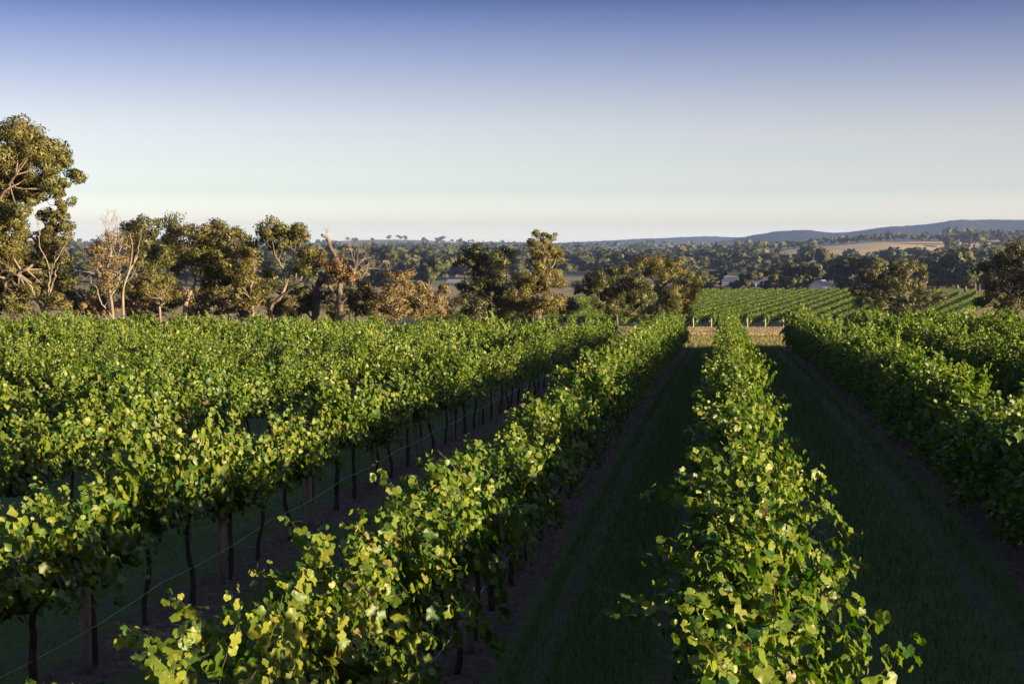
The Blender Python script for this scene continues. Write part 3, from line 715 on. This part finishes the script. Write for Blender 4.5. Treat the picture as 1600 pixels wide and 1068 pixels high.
tree('gum_tree', 'olive spreading gum with a leaning forked trunk left of centre', 'tree', 86,
     [(284, 505), (290, 475), (300, 452), (305, 440)], [[(296, 458), (282, 442), (270, 438), (262, 425)], [(305, 440), (322, 436), (340, 424), (362, 422)], [(305, 440), (302, 415), (310, 392), (305, 372)], [(303, 430), (292, 415), (286, 402)], [(310, 438), (325, 410), (335, 390)]],
     [(296, 366, 15), (314, 364, 15), (332, 370, 15), (350, 380, 14), (280, 385, 14), (266, 402, 12), (305, 390, 18), (330, 395, 18), (352, 402, 16), (285, 412, 13), (318, 418, 16), (345, 425, 16), (366, 412, 12), (362, 438, 14), (272, 422, 11), (335, 445, 14)], 'gum', 'palebark', .17, 1.0, .17, 36, bare=[(308, 380, .2, 1, 1.3, .02, 2)])
tree('shrub', 'rounded golden-green bush in front of the dark gum', 'shrub', 83,
     [(250, 505), (248, 480), (242, 462)], [[(248, 478), (262, 465), (268, 452)], [(248, 480), (232, 466), (222, 455)]],
     [(228, 440, 12), (242, 432, 13), (256, 440, 13), (238, 452, 14), (262, 456, 12), (222, 458, 10), (252, 462, 13)], 'gold', 'palebark', .09, 1.0, .15, 37)
tree('gum_tree', 'small dark-topped gum behind the olive spreading gum', 'tree', 100,
     [(358, 505), (358, 440), (360, 395)], [[(360, 400), (350, 380), (346, 365)], [(360, 400), (372, 384), (376, 370)]],
     [(344, 358, 10), (358, 356, 12), (372, 362, 11), (380, 374, 9), (360, 376, 13), (350, 390, 12), (372, 394, 12)], 'gumdark', 'darkbark', .15, 1.0, .19, 38)
tree('gum_tree', 'tangled golden gum between the spreading gum and the umbrella gum', 'tree', 84,
     [(398, 505), (394, 480), (388, 460)], [[(392, 470), (405, 450), (412, 430)], [(388, 462), (375, 445), (366, 432)], [(390, 465), (395, 430), (398, 395)]],
     [(395, 382, 13), (404, 396, 12), (388, 400, 13), (400, 414, 13), (380, 420, 14), (410, 430, 12), (392, 438, 15), (372, 442, 13), (408, 455, 13), (384, 460, 14), (362, 462, 13), (398, 475, 12), (415, 474, 9)], 'gold', 'palebark', .12, .75, .16, 39, bare=[(398, 396, .1, 1, .7, .02, 2), (366, 434, -.5, .6, .9, .02, 2)])
tree('gum_tree', 'umbrella-topped gum with slender forked limbs near the dead snag', 'tree', 84,
     [(416, 505), (424, 480), (438, 466), (448, 445), (455, 425)], [[(430, 472), (452, 455), (473, 441), (494, 436)], [(448, 445), (444, 420), (436, 398), (434, 378)], [(455, 425), (460, 405), (458, 380)], [(458, 408), (472, 395), (484, 392)], [(470, 443), (480, 430), (486, 420)]],
     [(412, 366, 11), (424, 360, 13), (438, 356, 14), (454, 357, 13), (468, 361, 11), (479, 367, 9), (432, 372, 13), (448, 374, 14), (463, 375, 11), (440, 388, 11), (486, 392, 12), (497, 396, 10), (478, 402, 10), (478, 418, 12), (490, 422, 11), (500, 410, 8)], 'gum', 'bark', .13, 1.15, .16, 40)
tree('dead_tree', 'broken dead snag with a bent bare top and rusty foliage', 'tree', 83,
     [(533, 505), (531, 470), (531, 440), (529, 412), (523, 398), (516, 386), (512, 373), (505, 367)], [[(516, 387), (508, 388), (501, 388)], [(531, 460), (518, 452), (506, 436), (500, 425)], [(532, 465), (549, 447), (565, 430), (571, 411)], [(556, 440), (554, 425), (549, 414)], [(532, 478), (515, 470), (507, 474)]],
     [(515, 418, 11), (528, 416, 12), (541, 424, 11), (522, 430, 12), (536, 434, 11), (548, 436, 8)], 'rust', 'darkbark', .19, .8, .15, 41,
     bare=[(571, 412, .5, .8, 1.1, .025, 3), (566, 428, .8, .6, 1.2, .025, 3), (550, 415, .2, 1, 1.3, .025, 3), (560, 435, .5, .9, 1.3, .025, 3), (512, 374, .3, 1, .5, .02, 2), (501, 427, -.5, .7, .8, .02, 2)])
tree('dead_tree', 'stout grey double-trunked stump with dark foliage left of the snag', 'tree', 86,
     [(492, 505), (493, 475), (497, 448), (500, 436)], [[(494, 480), (480, 474), (474, 462)], [(497, 448), (506, 440), (512, 428)], [(494, 470), (486, 450), (480, 446)]],
     [(480, 455, 10), (468, 468, 9), (484, 470, 10), (505, 462, 9), (476, 482, 9), (470, 456, 7)], 'gumdark', 'darkbark', .28, .9, .17, 42)
tree('shrub', 'olive bush growing at the foot of the dead snag', 'shrub', 84,
     [(556, 505), (556, 480), (558, 465)], [[(556, 480), (566, 462), (570, 450)]],
     [(566, 446, 10), (556, 458, 12), (570, 462, 11), (548, 472, 12), (562, 480, 13), (578, 478, 11)], 'gold', 'darkbark', .08, .9, .15, 43)
tree('shrub', 'broad tan dry thicket right of the dead snag', 'shrub', 82,
     [(618, 505), (622, 482), (630, 468)], [[(622, 482), (645, 470), (668, 472), (680, 468)], [(624, 476), (612, 455), (608, 440)], [(630, 468), (636, 450), (634, 432)], [(640, 480), (665, 488), (680, 478)]],
     [(618, 434, 11), (632, 430, 11), (645, 440, 11), (606, 446, 11), (624, 450, 14), (640, 456, 13), (656, 450, 10), (598, 462, 11), (612, 466, 13), (630, 472, 14), (650, 468, 13), (668, 460, 11), (664, 476, 12), (600, 482, 12), (620, 486, 13), (645, 488, 13), (588, 474, 9), (682, 468, 9), (588, 490, 10)], 'tan', 'darkbark', .09, .72, .14, 44, bare=[(634, 435, .2, 1, .8, .02, 3), (608, 442, -.4, .9, .8, .02, 2), (680, 468, .8, .4, .8, .02, 2)])
tree('shrub', 'small upright tan sapling at the right end of the dry thicket', 'shrub', 86,
     [(690, 505), (690, 475), (691, 455)], [[(690, 470), (696, 460), (697, 452)]], [(690, 448, 7), (694, 458, 8), (686, 462, 8), (692, 472, 9), (690, 484, 9)], 'tan', 'darkbark', .05, .8, .14, 45)
tree('gum_tree', 'dark bushy gum left of the tall pointed gum', 'tree', 125,
     [(768, 508), (764, 480), (760, 450), (756, 425)], [[(764, 480), (740, 478), (722, 484), (716, 494)], [(760, 455), (780, 435), (790, 415)], [(757, 430), (742, 410), (735, 395)], [(762, 465), (740, 455), (728, 448)]],
     [(734, 394, 12), (748, 390, 12), (721, 405, 9), (716, 412, 6), (757, 404, 13), (774, 404, 12), (787, 391, 8), (797, 393, 5), (790, 412, 11), (738, 416, 13), (762, 424, 16), (782, 430, 14), (749, 442, 16), (768, 452, 18), (790, 456, 16), (736, 458, 12), (754, 470, 14), (776, 475, 14), (795, 478, 12), (725, 450, 8), (745, 486, 10), (785, 489, 10)], 'gumdark', 'darkbark', .26, .9, .22, 46)
tree('gum_tree', 'tall pointed gum rising above the skyline near the centre', 'tree', 122,
     [(842, 508), (842, 470), (846, 430), (850, 400), (848, 375)], [[(844, 450), (860, 425), (870, 400)], [(846, 430), (834, 410), (830, 390)], [(843, 470), (828, 455), (822, 445)], [(850, 400), (860, 385), (861, 372)]],
     [(837, 364, 5), (845, 369, 7), (861, 371, 6), (829, 379, 8), (850, 384, 12), (868, 387, 10), (836, 393, 10), (854, 402, 13), (873, 404, 10), (844, 416, 13), (865, 424, 12), (836, 430, 11), (824, 442, 12), (854, 441, 15), (873, 446, 12), (836, 456, 14), (857, 463, 15), (842, 474, 13), (822, 466, 12), (832, 487, 11), (862, 484, 11), (876, 472, 8), (806, 438, 11), (808, 458, 13), (812, 478, 13), (800, 470, 12)], 'gold', 'darkbark', .24, .95, .2, 47)
tree('gum_tree', 'rounded dark gum with fanned stems right of the tall pointed gum', 'tree', 132,
     [(965, 508), (964, 492), (962, 478)], [[(964, 492), (945, 476), (928, 460)], [(963, 485), (950, 465), (945, 445)], [(962, 478), (972, 455), (978, 435)], [(964, 490), (982, 472), (998, 456)]],
     [(905, 455, 7), (915, 446, 10), (927, 436, 12), (943, 430, 13), (962, 422, 12), (980, 424, 12), (993, 436, 10), (924, 452, 12), (942, 452, 15), (964, 446, 15), (984, 446, 13), (1002, 448, 11), (1014, 458, 9), (956, 468, 13), (977, 466, 13), (996, 466, 11), (938, 466, 9), (1008, 470, 8), (935, 480, 9), (978, 484, 10), (1000, 482, 9), (952, 488, 8)], 'gumdark', 'darkbark', .16, 1.0, .21, 48)
tree('gum_tree', 'golden-topped spreading gum at the left edge of the far vineyard', 'tree', 142,
     [(1032, 508), (1030, 480), (1034, 455), (1040, 438)], [[(1034, 455), (1020, 435), (1010, 418)], [(1040, 438), (1050, 425), (1055, 415)], [(1034, 460), (1060, 448), (1080, 438)], [(1031, 475), (1055, 470), (1068, 465)]],
     [(996, 412, 10), (1010, 409, 12), (1028, 408, 13), (1046, 411, 12), (1060, 418, 10), (1022, 424, 13), (1044, 429, 13), (1076, 430, 10), (1090, 438, 9), (1064, 442, 12), (1086, 452, 10), (1050, 452, 13), (1072, 464, 11), (1036, 456, 12), (1053, 472, 11), (1036, 475, 10), (1068, 478, 8), (1020, 482, 10), (1052, 488, 9), (1076, 484, 7)], 'gold', 'darkbark', .24, .95, .21, 49)
tree('gum_tree', 'wide dark flat-topped gum standing before the far vineyard right', 'tree', 190,
     [(1405, 512), (1404, 480), (1410, 450), (1418, 430)], [[(1410, 450), (1395, 432), (1380, 424)], [(1418, 430), (1430, 420), (1440, 416)], [(1406, 470), (1375, 455), (1355, 440)], [(1408, 460), (1435, 452), (1450, 440)], [(1404, 480), (1440, 474), (1465, 466)]],
     [(1352, 424, 9), (1365, 419, 9), (1394, 416, 9), (1406, 411, 7), (1422, 414, 10), (1438, 414, 8), (1448, 419, 7), (1380, 426, 12), (1406, 424, 11), (1446, 436, 8), (1350, 436, 8), (1371, 440, 14), (1398, 444, 14), (1424, 446, 13), (1442, 453, 11), (1336, 452, 8), (1354, 458, 12), (1381, 464, 14), (1407, 468, 14), (1434, 468, 13), (1458, 465, 10), (1473, 468, 6), (1346, 475, 10), (1372, 481, 13), (1399, 485, 13), (1426, 484, 13), (1450, 480, 9)], 'gumdark', 'bark', .4, .9, .28, 50)
tree('gum_tree', 'dense very dark tree at the right edge above the vines', 'tree', 125,
     [(1592, 512), (1590, 480), (1588, 440)], [[(1590, 470), (1565, 450), (1550, 440)], [(1588, 445), (1575, 420), (1572, 405)], [(1588, 440), (1610, 415), (1620, 400)], [(1590, 480), (1562, 480), (1545, 478)]],
     [(1560, 402, 12), (1576, 394, 15), (1596, 392, 17), (1545, 418, 12), (1566, 420, 18), (1592, 420, 20), (1548, 440, 14), (1572, 446, 18), (1600, 450, 20), (1538, 458, 10), (1556, 466, 15), (1582, 474, 18), (1610, 478, 20), (1540, 476, 9), (1630, 400, 24), (1640, 435, 28), (1640, 475, 26)], 'gumdark', 'darkbark', .36, 1.1, .24, 51)
# low scrub along the fence line behind the vines
SCR = [(128, 470, 'gumdark', 95, 'dark scrub bush between the tallest gum and the dead tree'), (148, 478, 'tan', 90, 'dry tan bush at the foot of the half-dead tree'), (212, 476, 'tan', 89, 'dry tan bush at the foot of the slim dead stem'),
       (320, 474, 'tan', 92, 'dry tan bush under the olive spreading gum'), (345, 470, 'gold', 93, 'golden bush right of the olive spreading gum'), (436, 482, 'gold', 90, 'golden bush under the umbrella gum'), (452, 476, 'tan', 94, 'dry bush right of the umbrella gum trunk'),
       (520, 482, 'gumdark', 92, 'dark low bush behind the dead snag'), (706, 478, 'gumdark', 132, 'dark bush left of the dark bushy gum'), (815, 482, 'gumdark', 138, 'dark bush between the two central gums'), (110, 450, 'gumdark', 98, 'dark scrub right behind the tallest gum')]
SCR += [(165, 455, 'gumdark', 103, 'dark bush behind the half-dead tree'), (205, 448, 'gumdark', 105, 'dark bush behind the slim dead stem'), (235, 474, 'gold', 97, 'golden low bush left of the leaning forked trunk'),
        (270, 468, 'gumdark', 104, 'dark bush left behind the leaning forked trunk'), (300, 476, 'tan', 100, 'dry brush just behind the leaning forked trunk'), (330, 455, 'gold', 104, 'golden bush behind the olive spreading gum'), (375, 476, 'tan', 98, 'dry brush left of the tangled golden gum'),
        (418, 448, 'gumdark', 104, 'dark bush behind the tangled golden gum'), (462, 460, 'gumdark', 105, 'dark bush behind the umbrella gum'), (545, 462, 'gumdark', 104, 'dark bush right behind the dead snag'), (585, 478, 'tan', 96, 'dry brush between the snag and the thicket'),
        (660, 482, 'gold', 100, 'golden low bush behind the dry thicket'), (880, 478, 'gumdark', 150, 'dark bush right of the tall pointed gum'), (745, 486, 'gumdark', 122, 'dark low bush under the dark bushy gum'), (1015, 486, 'gumdark', 150, 'dark low bush between the two right-hand gums')]
for j, (px, py, lf, d, lab) in enumerate(SCR):
    rr = np.random.default_rng(700 + j); cl = [(px + rr.normal(0, 12), py + rr.normal(0, 8), rr.uniform(6, 11)) for _ in range(11)]
    tree('shrub', lab, 'shrub', d, [(px, 506), (px + rr.normal(0, 2), py + 8)], [[(px, py + 12), (px + 10, py + 2)], [(px, py + 12), (px - 10, py)]], cl, lf, 'palebark' if j % 2 else 'darkbark', 0.07, .42, .2, 720 + j, bare=[(px, py, rr.normal(0, .5), 1, 1.2, .02, 2)])

# ------------------------------------------------------------------ far vineyard block
BA = R(9.5); BD = np.array([math.sin(BA), math.cos(BA)]); BN = np.array([math.cos(BA), -math.sin(BA)])
def far_row_mesh(seed, L=172.0):
    rng = np.random.default_rng(seed); n = int(L * 90)
    t = rng.uniform(0, L, n); th = rng.uniform(0, 2 * math.pi, n); top = 1.0 + .10 * np.sin(t * 1.7 + seed) + .08 * np.sin(t * .63)
    dirs = np.stack([np.cos(th), rng.normal(0, .3, n), np.sin(th)], -1)
    P = np.stack([dirs[:, 0] * .42 * top * rng.uniform(.7, 1.05, n), t, 1.3 + dirs[:, 2] * .75 * top * rng.uniform(.75, 1.1, n)], -1)
    nor = unit(dirs + rng.normal(0, .5, (n, 3))); tp = unit(rng.normal(0, 1, (n, 3))); tp = unit(tp - nor * np.sum(tp * nor, -1, keepdims=True)); U = np.cross(tp, nor)
    s = rng.uniform(.2, .36, n)[:, None]
    V = np.stack([P - tp * s * .6, P + U * s * .5, P + tp * s * .6, P - U * s * .5], 1).reshape(-1, 3); i = np.arange(n)[:, None] * 4
    return V, i + np.array([0, 1, 2, 3])
ps = post_mesh(1.6, .065, M['pale_post'], 'end_post')
c0 = np.array(at(1085, 248)); tdir = unit(np.array(at(1500, 246)) - np.array(at(700, 250)))
sp = 3.0 / abs(float(tdir @ BN))
END_FROM = 1040
FR = [mesh_np('far_row', V_, [q_], M['vine'], smooth=False) for V_, q_ in (far_row_mesh(s) for s in range(3))]
fr_i = 0
for j in range(-22, 22):
    p = c0 + tdir * sp * j; x0, y0 = float(p[0]), float(p[1])
    col = 800 + F * (p @ RT) / (p @ FW)
    if col < 660 or col > 1500: continue
    root = empty('vine_row', (x0, y0, gz(x0, y0) - .05), -(BA + R(4.5) * max(0, min(1, (col - 1230) / 250))))
    side = 'left of' if j < 4 else 'right of'
    fr_i += 1
    nm = 'first,second,third,fourth,fifth,sixth,seventh,eighth,ninth,tenth,eleventh,twelfth,thirteenth,fourteenth,fifteenth,sixteenth,seventeenth,eighteenth,nineteenth,twentieth,twenty-first,twenty-second,twenty-third,twenty-fourth,twenty-fifth,twenty-sixth,twenty-seventh,twenty-eighth,twenty-ninth,thirtieth,thirty-first,thirty-second,thirty-third,thirty-fourth,thirty-fifth,thirty-sixth,thirty-seventh,thirty-eighth'.split(',')[fr_i - 1]
    tag(root, f'long green vine row, {nm} from the left in the far sunlit vineyard', 'vine row', 'rows of the far vineyard block')
    f = obj('foliage', FR[j % 3], root); f['kind'] = 'stuff'
    if col < END_FROM: continue
    e1 = obj('end_post', ps, root); e1.location = (0, -.6, 0); e1.rotation_euler = (0, .02 * ((j % 3) - 1), j)
# ------------------------------------------------------------------ valley trees
def valley_tree(seed, n, s):
    rng = np.random.default_rng(seed); V = []; NV = []
    mb = MB(); h = 1.0
    for q in range(rng.integers(5, 9)):
        c = np.array([rng.normal(0, .24), rng.normal(0, .24), rng.uniform(.38, .82)]); rr = rng.uniform(.15, .27)
        v_, n_ = leaf_cloud(rng, c, rr, n // 6, s, .8, .3); V.append(v_); NV.append(n_)
    V = np.concatenate(V); i = np.arange(len(V) // 4)[:, None] * 4
    mb.tube([(0, 0, -.08), (.01, .02, .3), (0, 0, .6)], [.035, .028, .012], 5, cap=False); TV = np.concatenate(mb.v)
    return V, i + np.array([0, 1, 2, 3]), TV, mb.faces()[0], np.concatenate(NV)
def widen(V): c = V.reshape(-1, 4, 3); m = c.mean(1, keepdims=True); return (m + (c - m) * np.array([1.5])).reshape(-1, 3)
VT = []
for s in range(9):
    V, q, TV, TQ, NV = valley_tree(800 + s, 900, .085); V = widen(V)
    VT.append(mesh_np('valley_tree', np.vstack([V, TV]), [q, TQ + len(V)], [M['far'], M['darkbark']], [0, 1])); soft_normals(VT[-1], NV)
MIDV = []
for s in range(6):
    V, q, TV, TQ, NV = valley_tree(860 + s, 72, .205); MIDV.append((widen(V), q, NV))
LOWV = []
for s in range(6):
    V, q, TV, TQ, NV = valley_tree(850 + s, 54, .25); LOWV.append((widen(V), q, NV))
TINY = []
for s in range(5):
    V, q, TV, TQ, NV = valley_tree(870 + s, 18, .40); TINY.append((widen(V), q, NV))
rng = np.random.default_rng(77)
from_tables = [np.sin, np.cos]
def patch(x, y): return np.sin(x / 95 + 1.1 * np.sin(y / 230)) + np.sin(y / 140 + .8 * np.sin(x / 120)) + .7 * np.sin(x / 37 + y / 51)
FIELDS = [(1195, 1475, 372, 409), (1090, 1200, 430, 452), (905, 985, 412, 420), (1430, 1600, 384, 394), (560, 720, 389, 394), (1080, 1200, 404, 409), (880, 960, 396, 400)]
cands = []
for d, cnt, pmin in ((480, 30, -9), (560, 130, -1.2), (680, 200, -1.0), (850, 300, -.9), (1050, 420, -.8), (1300, 620, -.9), (1600, 800, -.9), (2000, 1000, -1.0), (2400, 1100, -1.2), (2900, 1000, -1.0), (3600, 700, -.8), (4600, 500, -.4), (5800, 320, 0), (7000, 180, .3)):
    for _ in range(cnt):
        px = rng.uniform(-60, 1660); dd = d * rng.uniform(.86, 1.15); x, y = at(px, dd)
        if patch(x, y) < pmin: continue
        z = gz(x, y); ipy = 385 + F * (ZC - z) / dd
        if any(a < px < b and c < ipy < e_ for a, b, c, e_ in FIELDS): continue
        if dd < 1080 and 1092 < px < 1218: continue
        if dd < 760 and 1262 < px < 1325: continue
        if dd < 620 and px < 1000: continue
        h_ = float(np.clip(11.5 * math.exp(rng.normal(0, .33)), 5, 21)) * (1.0 if dd < 2600 else 1.15); top = ipy - h_ * F / dd
        if dd < 1600 and 1195 < px < 1345 and top < 408 and rng.random() < .72: continue
        if dd < 1600 and 1345 <= px < 1475 and top < 396 and rng.random() < .85: continue
        cands.append((dd, px, x, y, z, h_))
# trees lining the ridge of the golden hill
for px in np.arange(1010, 1640, 7.0):
    for d in (2350, 2550):
        if rng.random() < .72:
            x, y = at(px + rng.normal(0, 4), d * rng.uniform(.97, 1.03)); cands.append((d, px, x, y, gz(x, y), rng.uniform(9, 16)))
# singles told apart: the pair of tall trees past the far vineyard, skyline trees on the left hill
SPECIAL = [(1238, 520, 14.5, 'tall full gum beside the small white house past the far vineyard'), (1255, 500, 11, 'rounded gum left of the small white house past the far vineyard'), (1205, 520, 8, 'low dark gum at the far vineyard edge right of the pole'), (1165, 520, 8.5, 'green gum left of the white pole past the far vineyard'),
           (1150, 530, 6.5, 'rust-tinged small gum left of the white pole'), (1118, 530, 4.2, 'low round dark bush in the pale paddock'), (1320, 560, 9, 'pale gum right of the small white house'),
           (1283, 1700, 12, 'lone tree left of another on the golden hillside'), (1264, 1650, 13, 'lone tree standing low on the golden hillside'), (633, 6050, 24, 'single skyline tree, rightmost on the low left hill'), (622, 6050, 20, 'second skyline tree from the right on the low left hill'), (608, 6050, 20, 'leftmost of three skyline trees on the low left hill')]
vn = 0
for j, (px, d, h, lab) in enumerate(SPECIAL):
    x, y = at(px, d); o = obj('valley_tree', VT[(j * 4) % 9]); o.location = (x, y, gz(x, y) - .1); wd = h * rng.uniform(.95, 1.25); o.scale = (wd, wd, h); o.rotation_euler = (0, 0, rng.uniform(0, 6))
    tag(o, lab, 'tree', 'trees of the valley')
cands.sort(key=lambda c: -c[5] / c[0])
ZN = [(0, 520, 'left'), (520, 900, 'middle left'), (900, 1200, 'middle'), (1200, 3000, 'right')]
massV, massN, massF, n0 = [], [], [], 0
for j, (dd, px, x, y, z, h) in enumerate(cands):
    wd = h * rng.uniform(.8, 1.8)
    if j < 285 and -20 < px < 1620:
        o = obj('valley_tree', VT[j % 9]); o.location = (x, y, z - .1); o.scale = (wd, wd, h); o.rotation_euler = (0, 0, rng.uniform(0, 6))
        where = 'behind the left gums' if px < 700 else ('behind the central gums' if px < 1100 else ('beyond the far vineyard, below the golden hill' if px < 1340 else 'in the dark wood on the right slope'))
        near = 'nearer' if dd < 900 else 'further'
        tag(o, f'{near} bushy valley tree {where}', 'tree', f'{near} valley trees {where}')
    else:
        V, q, NV = MIDV[j % 6] if dd < 1450 else (LOWV[j % 6] if dd < 2300 else TINY[j % 5]); a = rng.uniform(0, 6); ca, sa = math.cos(a), math.sin(a)
        W = np.stack([(V[:, 0] * ca - V[:, 1] * sa) * wd + x, (V[:, 0] * sa + V[:, 1] * ca) * wd + y, V[:, 2] * h + z], -1)
        massN.append(np.stack([NV[:, 0] * ca - NV[:, 1] * sa, NV[:, 0] * sa + NV[:, 1] * ca, NV[:, 2]], -1)); massV.append(W); massF.append(q + n0); n0 += len(V)
me = mesh_np('wood', np.concatenate(massV), [np.concatenate(massF)], M['far']); soft_normals(me, np.concatenate(massN))
tag(obj('distant_wood', me), 'mass of small distant trees across the valley floor and ridges', 'woods', kind='stuff')
print('valley', len(cands), 'mass quads', len(me.polygons))

# dry paddocks: mown fields draped over the valley floor
def paddock(label, pa, pb, da, db, cols, seed):
    rng = np.random.default_rng(seed); nu, nv = 40, 26; V = []
    for v in range(nv):
        for u in range(nu):
            px = pa + (pb - pa) * u / (nu - 1) + 9 * math.sin(v * .6 + seed) * (1 if 0 < u < nu - 1 else 1.6); dd = da + (db - da) * v / (nv - 1) + (db - da) * .05 * math.sin(u * .5 + seed * 2)
            x, y = at(px, dd); V.append((x, y, gz(x, y) + .7))
    i = np.arange(nv - 1)[:, None] * nu + np.arange(nu - 1)[None, :]
    m, n, o = new_mat('dry_paddock'); geo = N(n, 'ShaderNodeNewGeometry'); t = noise(n, geo.outputs['Position'], .012, 5, .6)
    rp = ramp_node(n, [(.3, cols[0]), (.7, cols[1])]); n.links.new(t, rp.inputs[0]); p = N(n, 'ShaderNodeBsdfPrincipled'); n.links.new(rp.outputs[0], p.inputs['Base Color']); p.inputs['Roughness'].default_value = 1; p.inputs['Specular IOR Level'].default_value = 0
    n.links.new(p.outputs[0], o.inputs[0])
    tag(obj('paddock', mesh_np('paddock', V, [np.stack([i, i + 1, i + nu + 1, i + nu], -1).reshape(-1, 4)], m)), label, 'field', kind='structure')
GOLD = ((.48, .36, .18), (.66, .52, .29)); PALE = ((.46, .37, .23), (.6, .5, .33)); OLIVE = ((.20, .19, .08), (.32, .28, .13))
paddock('golden dry paddock on the hillside under the tree-lined ridge', 1215, 1455, 1650, 2300, GOLD, 1)
paddock('golden dry paddock at the right edge of the hill', 1450, 1640, 1900, 2350, GOLD, 2)
paddock('pale dry paddock just beyond the far vineyard', 1085, 1215, 760, 1060, PALE, 3)
paddock('olive paddock in the middle of the valley', 1080, 1210, 1350, 1560, OLIVE, 4)
paddock('olive paddock behind the central gums', 890, 990, 1300, 1500, OLIVE, 5)
paddock('pale strip of paddock across the valley on the left', 600, 830, 1350, 1460, OLIVE, 6)
paddock('pale paddock on the low left hill', 560, 770, 4300, 4700, OLIVE, 7)
# ------------------------------------------------------------------ house, shed and poles in the valley
WH = plain_mat('white_wall', (.78, .76, .72), .7); RF = plain_mat('grey_roof', (.32, .32, .34), .5, .3); DK = plain_mat('dark_glass', (.03, .035, .04), .2); RP = plain_mat('pale_roof', (.24, .24, .25), .45, .2)
def house(name, label, px, d, w_, dp, h, rz, roofm, wallm, nw):
    x, y = at(px, d); root = empty(name, (x, y, gz(x, y)), rz); tag(root, label, 'building')
    mb = MB(); mb.box((-w_/2, -dp/2, -.6), (w_/2, dp/2, h)); mb.add([(-w_/2, -dp/2, h), (-w_/2, dp/2, h), (-w_/2, 0, h + dp*.32), (w_/2, -dp/2, h), (w_/2, dp/2, h), (w_/2, 0, h + dp*.32)], None, [(0, 2, 1), (3, 4, 5)])
    obj('wall', mb.mesh('wall', wallm, False), root)
    mb = MB(); o_ = .5; zt = h + dp*.32 + .12; ze = h - .1
    for s in (-1, 1):
        mb.add([(-w_/2-o_, 0, zt), (w_/2+o_, 0, zt), (w_/2+o_, s*(dp/2+o_), ze), (-w_/2-o_, s*(dp/2+o_), ze), (-w_/2-o_, 0, zt-.14), (w_/2+o_, 0, zt-.14), (w_/2+o_, s*(dp/2+o_), ze-.14), (-w_/2-o_, s*(dp/2+o_), ze-.14)], [(0, 1, 2, 3), (4, 7, 6, 5), (3, 2, 6, 7), (0, 3, 7, 4), (1, 5, 6, 2)])
    obj('roof', mb.mesh('roof', roofm, False), root)
    for k in range(nw):
        xc = -w_/2 + w_*(k+.5)/nw; mb = MB(); mb.box((xc-.45, -dp/2-.05, .9), (xc+.45, -dp/2+.02, 2.1)); obj('window', mb.mesh('window', DK, False), root)
    mb = MB(); mb.box((w_/2-.02, -.5, 0), (w_/2+.05, .5, 2.1)); obj('door', mb.mesh('door', DK, False), root)
house('house', 'small white gabled house beyond the far vineyard', 1282, 500, 6, 5, 3.2, 1.0, RF, WH, 2)
house('shed', 'long low shed with pale roof in the valley behind the dry thicket', 712, 760, 8, 5, 2.5, -.2, RP, plain_mat('shed_wall', (.13, .125, .115)), 4)
for px, d, h, lab in ((1181, 520, 6.6, 'thin white pole left of the tall gum past the far vineyard'), (1295, 510, 5.0, 'thin white pole right of the small white house')):
    x, y = at(px, d); root = empty('utility_pole', (x, y, gz(x, y))); tag(root, lab, 'pole', 'poles past the far vineyard')
    mb = MB(); mb.tube([(0, 0, -.3), (0, 0, h * .5), (0, 0, h)], [.09, .08, .07], 8); obj('post', mb.mesh('post', WH), root)
    mb = MB(); mb.box((-.45, -.04, h - .6), (.45, .04, h - .5)); obj('crossarm', mb.mesh('crossarm', WH, False), root)

# ------------------------------------------------------------------ haze
hz, n, o = new_mat('haze_air')
pv = N(n, 'ShaderNodeVolumePrincipled'); pv.inputs['Color'].default_value = (.40, .57, 1.0, 1); pv.inputs['Density'].default_value = .00008; pv.inputs['Anisotropy'].default_value = .35
n.links.new(pv.outputs[0], o.inputs['Volume'])
mb = MB(); mb.box((-9300, -120, -45), (9300, 12300, 150))
tag(obj('haze', mb.mesh('haze', hz, False)), 'thin blue haze lying over the whole valley', 'haze', kind='stuff')
